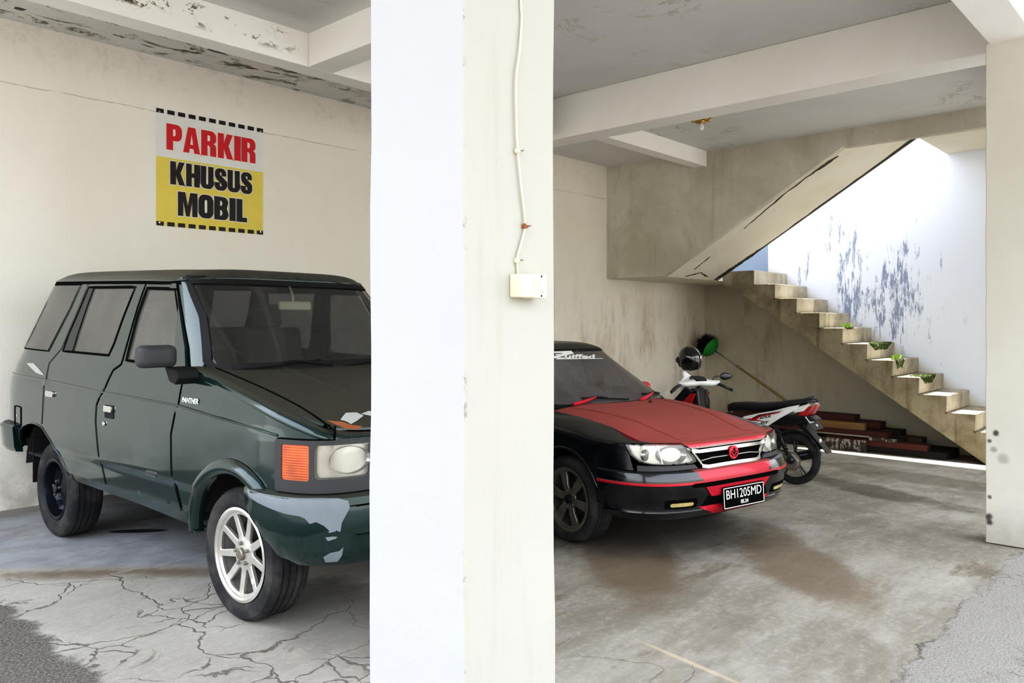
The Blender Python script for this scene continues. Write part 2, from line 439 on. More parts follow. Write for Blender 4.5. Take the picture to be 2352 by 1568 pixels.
    # broken lumps along the apron
    vc = t.n('TexVoronoi', _props={'feature': 'DISTANCE_TO_EDGE'}, Vector=pv, Scale=7.0)
    lump = t.math('MULTIPLY', t.ramp(vc, 0.0, 0.05, 1, 0), t.ramp(t.noise(p, 2.5, 4), 0.5, 0.6))
    # street edges: asphalt and rough apron
    nz = t.math('MULTIPLY', t.math('SUBTRACT', t.noise(p, 3.5, 6, 0.7), 0.5), 0.35)
    asp = t.ramp(t.math('ADD', x, nz), 1.40, 1.34)
    apr = t.ramp(t.math('ADD', y, nz), 1.14, 1.10)
    g1 = t.noise(p, 90, 3, 0.8)
    ac = t.mix(t.ramp(g1, 0.4, 0.65), (0.10, 0.09, 0.08), (0.30, 0.28, 0.25))
    bc = t.mix(t.ramp(g1, 0.35, 0.6), (0.26, 0.245, 0.22), (0.46, 0.44, 0.41))
    eb = t.math('ABSOLUTE', t.math('SUBTRACT', t.math('ADD', y, nz), 1.12))
    c = t.mix(t.math('MULTIPLY', apr, 0.85), c, bc)
    c = t.mix(t.math('MULTIPLY', t.ramp(eb, 0.0, 0.018, 0.7, 0), t.ramp(t.noise(p, 2.0, 3), 0.42, 0.55)), c, (0.10, 0.085, 0.07))
    c = t.mix(t.math('MULTIPLY', t.math('MULTIPLY', lump, apr), 0.5), c, (0.12, 0.105, 0.085))
    c = t.mix(asp, c, ac)
    h = t.math('ADD', t.math('MULTIPLY', n2, 0.5), t.math('MULTIPLY', g1, t.math('MAXIMUM', asp, apr)))
    h = t.math('SUBTRACT', h, t.math('MULTIPLY', ck, 0.8))
    t.bsdf(Base_Color=c, Roughness=t.ramp(n1, 0.3, 0.7, 0.62, 0.85), Specular_IOR_Level=0.35, Normal=t.bump(h, 0.45, 0.02))
    M[name] = t.m
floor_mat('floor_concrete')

# ------------------------------------------------------------------ building
def fz(x): return 0.0 if x < 6.2 else -0.0636*(x-6.2)
ZC = 4.13; ZB = 3.66
WY = 7.65; XF = 13.97; XN = 10.71; XS = 12.65
# floor
bm = bmesh.new()
xs = [-14+0.4*i for i in range(51)]+[6.2+0.4*i for i in range(1, 21)]
xs = sorted(set([round(v, 3) for v in xs]))
ys = [-14, -8, -4, -2, 0, 1, 2, 3, 4, 5, 6, 7, 7.9, 12]
g = [[bm.verts.new((x, y, fz(x))) for y in ys] for x in xs]
for i in range(len(xs)-1):
    for j in range(len(ys)-1): bm.faces.new((g[i][j], g[i+1][j], g[i+1][j+1], g[i][j+1]))
r = bmesh.ops.extrude_face_region(bm, geom=list(bm.faces))
for q in r['geom']:
    if isinstance(q, bmesh.types.BMVert): q.co.z -= 0.12
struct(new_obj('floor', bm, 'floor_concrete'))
# walls
bm = bmesh.new(); box(bm, -1.0, XF+0.2, WY, WY+0.15, -0.6, 4.25)
struct(new_obj('wall_left', bm, 'plaster_left'))
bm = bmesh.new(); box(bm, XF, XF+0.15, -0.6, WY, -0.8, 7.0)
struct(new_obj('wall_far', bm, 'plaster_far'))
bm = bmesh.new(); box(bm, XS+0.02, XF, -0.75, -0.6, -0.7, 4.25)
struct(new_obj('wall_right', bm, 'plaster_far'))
# ceiling slab with recessed bay over the van
bm = bmesh.new()
box(bm, -0.5, XN+0.12, 5.79, WY, ZC, ZC+0.14)
box(bm, 3.91, XN+0.12, 1.05, 5.79, ZC, ZC+0.14)
box(bm, -0.5, 3.91, 1.05, 5.79, 3.93, ZC+0.14)
box(bm, -1.6, XF, -1.6, 1.05, 3.95, ZC+0.14)
struct(new_obj('ceiling', bm, 'plaster_ceiling'))
# upper slab over the stair well (landing floor above)
bm = bmesh.new()
box(bm, XN+0.12, XF, -0.6, 3.40, 4.25, 4.41)
box(bm, 12.44, XF, 6.34, WY, 4.25, 4.41)
struct(new_obj('ceiling_stairwell', bm, 'soffit_cream'))
# beams
def beam(name, *b, mat='plaster_beam', bev=0.008):
    bm = bmesh.new(); box(bm, *b)
    return struct(new_obj(name, bm, mat, bevel=bev))
beam('trim_1', 7.02, 7.34, 1.33, 6.04, ZB, ZC)       # main cross beam
bm = bmesh.new(); prism(bm, [(-0.5, 5.585), (6.75, 5.585), (6.75, 5.83), (7.02, 5.83), (7.02, 6.04), (6.55, 6.04), (6.55, 5.79), (-0.5, 5.79)], ZB, ZC, 'Z')
struct(new_obj('trim_2', bm, 'plaster_beam', bevel=0.008))      # long beam near the left wall
beam('trim_3', 3.67, 3.91, 1.33, 5.585, ZB, ZC)       # cross beam over the van
beam('trim_4', 7.34, XN, 5.83, 6.04, 3.90, ZC)        # small beam behind
beam('trim_5', 0.9, XN, 1.05, 1.33, 3.60, ZC)         # facade beam
beam('trim_6', XN, XN+0.12, -0.6, 3.834, 3.89, ZC+0.1, mat='plaster_stair', bev=0)  # edge beam at the stair well
beam('trim_7', 0.85, 1.12, 1.33, 5.585, ZB, ZC)
# wall panel above the landing (plane X = XN)
t_ = [(WY, 2.293), (6.58, 2.293), (3.835, 3.906), (3.835, ZC+0.1), (WY, ZC+0.1)]
bm = bmesh.new(); prism(bm, t_, XN, XN+0.12, 'X')
struct(new_obj('wall_landing', bm, 'plaster_stair'))
# columns
def column(name, x, y, wx, wy, zt, mat, z0=-0.02, flare=0.0, white=False):
    bm = bmesh.new()
    nz = 26; ring = []
    rnd = random.Random(3)
    for k in range(nz+1):
        z = z0+(zt-z0)*k/nz
        j = [rnd.uniform(-.0022, .0022) for _ in range(4)]
        e = flare*(1-k/nz)
        ring.append([bm.verts.new(q) for q in ((x+j[0], y+j[1]-e*0, z), (x+wx+j[2]+e, y+j[1], z), (x+wx+j[2]+e, y+wy+j[3]+e, z), (x+j[0], y+wy+j[3]+e, z))])
    for a, b in zip(ring, ring[1:]):
        for k in range(4):
            f = bm.faces.new((a[k], a[(k+1) % 4], b[(k+1) % 4], b[k]))
            if white and k == 3: f.material_index = 1
    bm.faces.new(ring[0][::-1]); bm.faces.new(ring[-1])
    o = new_obj(name, bm, mats=[mat, 'white_face'] if white else [mat], bevel=0.006)
    return o
c1 = column('concrete_column', 1.116, 1.150, 0.2865, 0.300, 4.0, 'plaster_column', flare=0.008, white=True)
tag(c1, 'large square plastered column in the centre foreground, white left face and cream right face', 'column')
c2 = column('concrete_column', 6.60, 1.03, 0.32, 0.32, 3.62, 'plaster_pillar')
tag(c2, 'cream plastered column at the right edge with black soot spots', 'column')

# ------------------------------------------------------------------ staircase
st = thing('concrete_staircase', 'weathered U-shaped concrete staircase with landing and mossy steps beside the bright wall', 'staircase', (XS, 2.0, fz(XS)))
def SP(bm):  # shift to staircase-local
    for v in bm.verts: v.co -= Vector((XS, 2.0, fz(XS)))
NS = 12; Y0 = 6.008; TR = 0.3662; Z0 = 2.457; RI = 0.2412
def soff(y): return 2.28+(y-6.45)*(2.28+0.41)/(6.45-2.52)
rnd = random.Random(5)
bm = bmesh.new()
prism(bm, [(6.58, 2.293), (6.58, 2.457), (Y0+.02, 2.457), (Y0+.02, Z0-RI-.01)]+[(Y0+.02-TR*(i), Z0-RI*(i+1)-0.01) for i in range(0, NS-1)]+[(Y0-TR*(NS-2), fz(XS)-.0), (2.57, fz(XS)-.0)], XS, XF-.004, 'X')
SP(bm); new_obj('lower_flight', bm, 'stringer_concrete', st)
for i in range(NS):
    ztop = Z0-RI*i; yf = Y0-TR*i
    zb = ztop-RI if i < NS-1 else fz(XS)-.02
    yb = (6.58 if i == 0 else Y0-TR*(i-1))
    bm = bmesh.new()
    # slightly irregular block, side flush with the stringer
    yb2 = yb; n = 14
    fr = [[], []]; 
    for k in range(n+1):
        xx = XS-0.002+(XF-XS-.002)*k/n
        j1 = rnd.uniform(-.006, .006) if 0 < k < n else 0; j2 = rnd.uniform(-.006, .004) if 0 < k < n else 0
        fr[0].append([bm.verts.new(q) for q in ((xx, yf+j1, zb), (xx, yf+j1-.004, ztop+j2), (xx, yb2, ztop+j2*.5), (xx, yb2, zb))])
    R = fr[0]
    for a, b in zip(R, R[1:]):
        for k in range(4): bm.faces.new((a[k], a[(k+1) % 4], b[(k+1) % 4], b[k]))
    bm.faces.new(R[0][::-1]); bm.faces.new(R[-1])
    for f in bm.faces: f.material_index = 0
    SP(bm)
    bm.faces.ensure_lookup_table()
    bm.normal_update()
    for f in bm.faces:
        if abs(f.normal.x) > 0.9: f.material_index = 1
    new_obj('step', bm, mats=['step_concrete', 'stringer_concrete'], parent=st, bevel=0.008)
# landing
bm = bmesh.new(); box(bm, XN+0.121, XF-.004, 6.58, WY-.004, 2.293, 2.457)
SP(bm); new_obj('landing', bm, 'soffit_cream', st)
# upper flight (slab with steps on top)
dzdy = (4.25-2.293)/(6.58-3.40)
prof = [(6.58, 2.293), (3.41, 4.243), (3.41, 4.35)]
yy, zz = 3.41, 4.35
nst = 8; trd = (6.32-3.41)/nst; rs = (4.35-2.457)/nst
for i in range(nst):
    yy += trd; prof.append((yy, zz)); zz -= rs; prof.append((yy, zz))
prof.append((6.58, 2.457))
bm = bmesh.new(); prism(bm, prof, XN+0.121, 12.44, 'X')
SP(bm); new_obj('upper_flight', bm, 'soffit_cream', st)
# dark broken arris strip along the free edge of the upper flight
bm = bmesh.new()
prev = None
rnd = random.Random(11)
pts = []
for k in range(31):
    y = lerp(6.58, 3.40, k/30); z = lerp(2.293, 4.25, k/30)
    w = 0.015+0.03*rnd.random()+0.10*(k/30)**1.5
    pts.append((y, z, w))
pts = [(y_, z_, w_) for y_, z_, w_ in pts]
vs = [(bm.verts.new((12.444, y, z-.006)), bm.verts.new((12.444, y, z+0.16)), bm.verts.new((12.44-w, y, z-.006))) for y, z, w in pts]
for a, b in zip(vs, vs[1:]):
    bm.faces.new((a[0], b[0], b[1], a[1])); bm.faces.new((a[2], b[2], b[0], a[0]))
SP(bm); new_obj('broken_edge', bm, 'crack_dark', st)

def soffpt(px_, y): return (px_, y, 2.293+dzdy*(6.58-y)-.006)
def crack(name, line, ws_, parent, z_=None, seed=2, local=True):
    rnd = random.Random(seed); bm = bmesh.new(); prev = None
    n = 26
    for k in range(n+1):
        t = k/n; i = min(int(t*(len(line)-1)), len(line)-2); f = t*(len(line)-1)-i
        p = Vector(line[i]).lerp(Vector(line[i+1]), f)
        w = interp(t, ws_)*(0.5+rnd.random()); j = rnd.uniform(-.012, .012)
        a = bm.verts.new(p+Vector((j-w, 0, 0))); b = bm.verts.new(p+Vector((j+w, 0, 0)))
        if prev: bm.faces.new((prev[0], a, b, prev[1]))
        prev = (a, b)
    SP(bm); return new_obj(name, bm, 'crack_dark', parent)
for ln, ws_ in (([(11.15, 5.45), (11.0, 4.8), (11.0, 4.3), (11.05, 4.03)], [(0, .006), (.3, .018), (.6, .02), (.8, .05), (1, .02)]),
                ([(11.3, 6.37), (11.25, 6.07)], [(0, .01), (1, .01)]), ([(11.95, 6.50), (11.6, 6.42), (11.3, 6.54)], [(0, .05), (.5, .03), (1, .03)]),
                ([(12.34, 6.56), (12.39, 6.12), (12.41, 5.7)], [(0, .05), (.5, .07), (1, .02)])):
    crack('crack', [soffpt(*q) for q in ln], ws_, st)
# ------------------------------------------------------------------ car body surfaces
def T(tab):
    return (lambda z: sinterp(z, tab)) if isinstance(tab, (list, tuple)) else (lambda z: tab)
class Surf:
    """vertical shell of a car: plan outline as a function of height. Local axes x forward, y left, z up.
    (u,z) coordinates: u = x on the straight flank, running on round the front (u > xf) and rear (u < xr)."""
    K = 0.85
    def __init__(s, hw, xf, lf, pf, xr, lr, pr, top=None, r=0.05):
        s.hw, s.xf, s.lf, s.xr, s.lr = T(hw), T(xf), T(lf), T(xr), T(lr)
        s.pf, s.pr = pf, pr; s.top = top; s.r = r
    def pt(s, u, z, side=-1, off=0.0):
        xf, xr, hw = s.xf(z), s.xr(z), s.hw(z)
        ins = 0.0
        if u > xf:
            a = (u-xf)/s.K; p = s.pf; L = s.lf(z)
            S, C = math.sin(a), abs(math.cos(a)); r = 1/((abs(S)**p+C**p)**(1/p))
            x = xf+L*r*S; y = hw*r*C; nx, ny = (r*abs(S))**(p-1)/L, (r*C)**(p-1)/hw
            if math.cos(a) < 0: y = -y; ny = -ny
        elif u < xr:
            a = (xr-u)/s.K; p = s.pr; L = s.lr(z)
            S, C = math.sin(a), abs(math.cos(a)); r = 1/((abs(S)**p+C**p)**(1/p))
            x = xr-L*r*S; y = hw*r*C; nx, ny = -(r*abs(S))**(p-1)/L, (r*C)**(p-1)/hw
            if math.cos(a) < 0: y = -y; ny = -ny
        else:
            x, y, nx, ny = u, hw, 0.0, 1.0
        l = math.hypot(nx, ny); nx /= l; ny /= l
        if s.top:
            d = s.top(x)-z
            if d < s.r: 
                d = max(d, 0.0); ins = s.r-math.sqrt(max(s.r**2-(s.r-d)**2, 0))
        o = off-ins
        return (x+nx*o, side*(y+ny*o), z)
    def ux(s, x, z):
        xf, xr = s.xf(z), s.xr(z)
        if x > xf:
            a = min((x-xf)/s.lf(z), 0.99999); b = (1-a**s.pf)**(1/s.pf)
            return xf+math.atan2(a, b)*s.K
        if x < xr:
            a = min((xr-x)/s.lr(z), 0.99999); b = (1-a**s.pr)**(1/s.pr)
            return xr-math.atan2(a, b)*s.K
        return x
    def uy(s, y, z, front=True):
        b = min(abs(y)/s.hw(z), 0.99999)
        p = s.pf if front else s.pr
        a = (1-b**p)**(1/p)
        if front:
            v = s.xf(z)+math.atan2(a, b)*s.K
            return v if y <= 0 else 2*(s.xf(z)+s.K*math.pi/2)-v
        v = s.xr(z)-math.atan2(a, b)*s.K
        return v
    def imp(s, x, y, z):
        xf, xr, hw = s.xf(z), s.xr(z), s.hw(z)
        if x > xf:
            return ((abs(x-xf)/s.lf(z))**s.pf+(abs(y)/hw)**s.pf)**(1/s.pf)-1
        if x < xr:
            return ((abs(x-xr)/s.lr(z))**s.pr+(abs(y)/hw)**s.pr)**(1/s.pr)-1
        return abs(y)/hw-1
# ------------------------------------------------------------------ car paint and trim materials
def paint(name, base, rough, dustcol, dust=0.5, metal=0.3, side=0.12, coat=0.6):
    t = NT(name); p = t.n('TexCoord', _out=3); nrm = t.n('NewGeometry', _out=1)
    nx, ny, nz = t.sep(nrm)
    n = t.noise(p, 3.0, 6, 0.65, 0.3); n2 = t.noise(p, 22, 5, 0.7)
    up = t.ramp(nz, 0.55, 0.92)
    d = t.math('ADD', t.math('MULTIPLY', up, dust), t.math('MULTIPLY', t.ramp(n, 0.25, 0.85), side))
    d = t.math('ADD', d, t.math('MULTIPLY', t.ramp(n2, 0.3, 0.9), 0.03))
    c = t.mix(d, base, dustcol)
    t.bsdf(Base_Color=c, Roughness=t.math('ADD', t.math('MULTIPLY', d, 0.45), rough), Metallic=metal, Coat_Weight=t.math('SUBTRACT', coat, t.math('MULTIPLY', d, coat), clamp=True), Coat_Roughness=0.05, Specular_IOR_Level=0.5)
    M[name] = t.m
paint('green_paint', (0.003, 0.026, 0.026), 0.10, (0.075, 0.07, 0.055), 0.85, 0.3, 0.14, 1.0)
paint('red_paint', (0.48, 0.005, 0.028), 0.35, (0.36, 0.115, 0.095), 0.85, 0.25, 0.05, 0.3)
paint('navy_paint', (0.002, 0.003, 0.006), 0.2, (0.045, 0.045, 0.043), 0.5, 0.0, 0.04, 0.7)
paint('primer_grey', (0.20, 0.22, 0.24), 0.5, (0.12, 0.14, 0.15), 0.3, 0.0, 0.6, 0.0)
simple('black_plastic', (0.018, 0.018, 0.019), 0.6, spec=0.25)
simple('grey_plastic', (0.060, 0.060, 0.062), 0.5, spec=0.3)
simple('gap_black', (0.004, 0.004, 0.004), 0.9, spec=0.05)
simple('tyre_rubber', (0.030, 0.030, 0.034), 0.8, dirt=0.5, dirtcol=(0.10, 0.095, 0.085), bump=0.3, bscale=50, spec=0.2)
simple('rim_silver', (0.75, 0.74, 0.71), 0.32, 0.75, dirt=0.25, dirtcol=(0.42, 0.38, 0.32))
simple('rim_grey', (0.30, 0.28, 0.25), 0.35, 0.7, dirt=0.3, dirtcol=(0.16, 0.14, 0.12))
simple('rim_black', (0.015, 0.02, 0.03), 0.3, 0.4)
simple('chrome', (0.80, 0.80, 0.79), 0.15, 1.0)
simple('dull_metal', (0.32, 0.30, 0.27), 0.45, 0.8, dirt=0.4)
simple('lamp_reflector', (0.60, 0.575, 0.50), 0.28, 0.5, dirt=.3, dirtcol=(.35, .32, .25))
simple('lamp_chrome', (0.42, 0.42, 0.41), 0.2, 1.0)
simple('white_badge', (0.8, 0.8, 0.78), 0.4)
simple('seat_cloth', (0.10, 0.10, 0.105), 0.9)
simple('interior_dark', (0.03, 0.03, 0.032), 0.85)
simple('interior_grey', (0.22, 0.21, 0.20), 0.8)
simple('primer_white', (0.42, 0.43, 0.41), 0.6)
simple('filler_orange', (0.30, 0.11, 0.045), 0.7, dirt=0.3, dirtcol=(0.3, 0.12, 0.06))
simple('yellow_cloth', (0.85, 0.45, 0.03), 0.7)
simple('beige_plastic', (0.9, 0.86, 0.65), 0.5)
simple('mirror_cream', (0.80, 0.76, 0.58), 0.5)
simple('red_plastic', (0.62, 0.02, 0.05), 0.35, coat=0.3)
simple('under_dark', (0.035, 0.032, 0.03), 0.85)
def glass_mat(name, tint, trans, dust, dustcol=(0.3, 0.29, 0.26), rough=0.03):
    t = NT(name); p = t.n('TexCoord', _out=3)
    fr = t.n('Fresnel', IOR=1.52)
    tr = t.n('BsdfTransparent', Color=tuple(v*trans for v in tint)+(1,))
    gl = t.n('BsdfGlossy', Color=(1, 1, 1, 1), Roughness=rough)
    df = t.n('BsdfDiffuse', Color=dustcol+(1,))
    m1 = t.n('MixShader', i0=t.math('ADD', t.math('MULTIPLY', fr, 1.1), 0.015, clamp=True), i1=tr, i2=gl)
    dn = t.math('MULTIPLY', t.ramp(t.noise(p, 2.5, 5, 0.6), 0.2, 0.8, 0.7, 1.2), dust)
    m2 = t.n('MixShader', i0=dn, i1=m1, i2=df)
    bf = t.n('NewGeometry', _out=6)          # the pane's inner face only lets light through
    clear = t.n('BsdfTransparent', Color=(1, 1, 1, 1))
    m3 = t.n('MixShader', i0=bf, i1=m2, i2=clear)
    t.t.links.new(m3, t.out.inputs[0]); M[name] = t.m
glass_mat('glass_tint', (0.85, 0.85, 0.85), 0.38, 0.30, (0.33, 0.32, 0.29))
glass_mat('glass_shield', (0.88, 0.9, 0.9), 0.62, 0.09, (0.26, 0.26, 0.25))
glass_mat('glass_red_car', (0.85, 0.82, 0.85), 0.36, 0.28, (0.36, 0.33, 0.33))
glass_mat('lens_clear', (1, 1, 1), 0.96, 0.03, (0.8, 0.78, 0.7), 0.02)
def lens_mat(name, col, scale=60):
    t = NT(name); p = t.n('TexCoord', _out=3)
    w = t.n('TexWave', _props={'wave_type': 'BANDS', 'bands_direction': 'Z'}, Vector=p, Scale=scale, Distortion=0.2)
    t.bsdf(Base_Color=t.mix(t.ramp(t.noise(p, 9, 3), 0.3, 0.7), col, tuple(v*0.6 for v in col)), Roughness=0.12, Coat_Weight=1.0, Normal=t.bump(w, 0.35, 0.003))
    M[name] = t.m
lens_mat('amber_lens', (0.60, 0.10, 0.012), 25)
lens_mat('red_lens', (0.55, 0.01, 0.01))
lens_mat('fog_lens', (0.75, 0.60, 0.25))

# ------------------------------------------------------------------ patches on body surfaces
def dens(pts, close=False, step=0.06):
    out = []
    n = len(pts)
    for i in range(n if close else n-1):
        a = pts[i]; b = pts[(i+1) % n]
        k = max(1, int(math.hypot(b[0]-a[0], b[1]-a[1])/step))
        out += [(lerp(a[0], b[0], j/k), lerp(a[1], b[1], j/k)) for j in range(k)]
    if not close: out.append(pts[-1])
    return out
def PX(S, pts, step=0.06): return [(S.ux(x, z), z) for x, z in dens(pts, step=step)]
def PY(S, pts, step=0.06): return [(S.uy(y, z), z) for y, z in dens(pts, step=step)]
def patch(name, S, poly, mat, parent, holes=(), off=0.0, th=0.012, side=-1, step=0.032, zoff=None):
    v, tr = fill2d(poly, holes, step)
    bm = bmesh.new()
    O = [bm.verts.new(S.pt(u, z, side, off)) for u, z in v]
    used = set(i for t in tr for i in t)
    I = {i: bm.verts.new(S.pt(v[i][0], v[i][1], side, off-th)) for i in used} if th else {}
    ed = {}
    for t in tr:
        try:
            bm.faces.new([O[i] for i in t])
            if th: bm.faces.new([I[i] for i in reversed(t)])
        except Exception: continue
        for a, b in ((t[0], t[1]), (t[1], t[2]), (t[2], t[0])):
            k = (min(a, b), max(a, b)); ed[k] = ed.get(k, 0)+1
    if th:
        for (a, b), c in ed.items():
            if c == 1:
                try: bm.faces.new((O[a], O[b], I[b], I[a]))
                except Exception: pass
    for q in [q for q in bm.verts if not q.link_faces]: bm.verts.remove(q)
    o = new_obj(name, bm, mat, parent)
    return autosmooth(o, 35)
def ribbon(bm, S, pts, w=0.007, off=0.0015, side=-1, close=False, step=0.04):
    P = dens(pts, close, step); n = len(P); prev = first = None
    for i in range(n):
        a = P[i-1] if (i > 0 or close) else P[0]; b = P[(i+1) % n] if (i < n-1 or close) else P[-1]
        tx, tz = b[0]-a[0], b[1]-a[1]; l = math.hypot(tx, tz) or 1; nx, nz = -tz/l*w/2, tx/l*w/2
        c = (bm.verts.new(S.pt(P[i][0]+nx, P[i][1]+nz, side, off)), bm.verts.new(S.pt(P[i][0]-nx, P[i][1]-nz, side, off)))
        if prev: bm.faces.new((prev[0], c[0], c[1], prev[1]))
        else: first = c
        prev = c
    if close: bm.faces.new((prev[0], first[0], first[1], prev[1]))
def seam(name, S, lines, parent, w=0.007, mat='gap_black', off=0.0015, side=-1, close=False):
    bm = bmesh.new()
    for L in lines: ribbon(bm, S, L, w, off, side, close)
    return new_obj(name, bm, mat, parent, recalc=False)
def rail(name, S, pts, r, mat, parent, off=0.0, side=-1, n=8, close=False):
    bm = bmesh.new()
    P = dens(pts, close, 0.05)
    tube(bm, [S.pt(u, z, side, off) for u, z in P]+([S.pt(*P[0], side, off)] if close else []), r, n)
    return new_obj(name, bm, mat, parent, smooth=True)
class Cap:
    """crowned top surface closing a Surf along z = top(x)"""
    def __init__(s, S, top, h, k=5, r=0.0, rl=None): s.S, s.top, s.h, s.k, s.r, s.rl = S, top, h, k, r, rl
    def z(s, x, y):
        zt = s.top(x); S = s.S; r = s.r
        xf, xr, hw = S.xf(zt), S.xr(zt), S.hw(zt)-(s.rl(x) if s.rl else r)
        if x > xf: rho = ((abs(x-xf)/(S.lf(zt)-r))**S.pf+(abs(y)/hw)**S.pf)**(1/S.pf)
        elif x < xr: rho = ((abs(x-xr)/(S.lr(zt)-r))**S.pr+(abs(y)/hw)**S.pr)**(1/S.pr)
        else: rho = abs(y)/hw
        return zt+s.h*(1-min(rho, 1)**s.k)
    def edge(s, u0, u1, n, side=-1):
        out = []
        for i in range(n+1):
            u = lerp(u0, u1, i/n)
            z = 1.2
            for _ in range(8):
                q = s.S.pt(u, z, side); z = s.top(q[0])
            q = s.S.pt(u, s.top(q[0]), side)
            out.append((q[0], q[1]))
        return out
    def patch(s, name, poly, mat, parent, holes=(), off=0.0, th=0.012, step=0.07):
        v, tr = fill2d(poly, holes, step)
        bm = bmesh.new(); used = set(i for t in tr for i in t)
        O = {i: bm.verts.new((v[i][0], v[i][1], s.z(*v[i])+off)) for i in used}
        I = {i: bm.verts.new((v[i][0], v[i][1], s.z(*v[i])+off-th)) for i in used}
        ed = {}
        for t in tr:
            bm.faces.new([O[i] for i in t]); bm.faces.new([I[i] for i in reversed(t)])
            for a, b in ((t[0], t[1]), (t[1], t[2]), (t[2], t[0])):
                k = (min(a, b), max(a, b)); ed[k] = ed.get(k, 0)+1
        for (a, b), c in ed.items():
            if c == 1: bm.faces.new((O[a], O[b], I[b], I[a]))
        return autosmooth(new_obj(name, bm, mat, parent), 30)
def text_bm(txt, size=0.1, bold=0.0, shear=0.0, depth=0.001, width=None):
    cu = bpy.data.curves.new('t', 'FONT'); cu.body = txt; cu.size = size; cu.offset = bold; cu.shear = shear; cu.extrude = depth
    cu.align_x = 'LEFT'; cu.resolution_u = 3
    ob = bpy.data.objects.new('t', cu); COL.objects.link(ob)
    dg = bpy.context.evaluated_depsgraph_get(); me = bpy.data.meshes.new_from_object(ob.evaluated_get(dg))
    bm = bmesh.new(); bm.from_mesh(me)
    bpy.data.objects.remove(ob); bpy.data.curves.remove(cu); bpy.data.meshes.remove(me)
    if width:
        x0 = min(v.co.x for v in bm.verts); x1 = max(v.co.x for v in bm.verts)
        for v in bm.verts: v.co.x = (v.co.x-x0)*width/(x1-x0)
    return bm

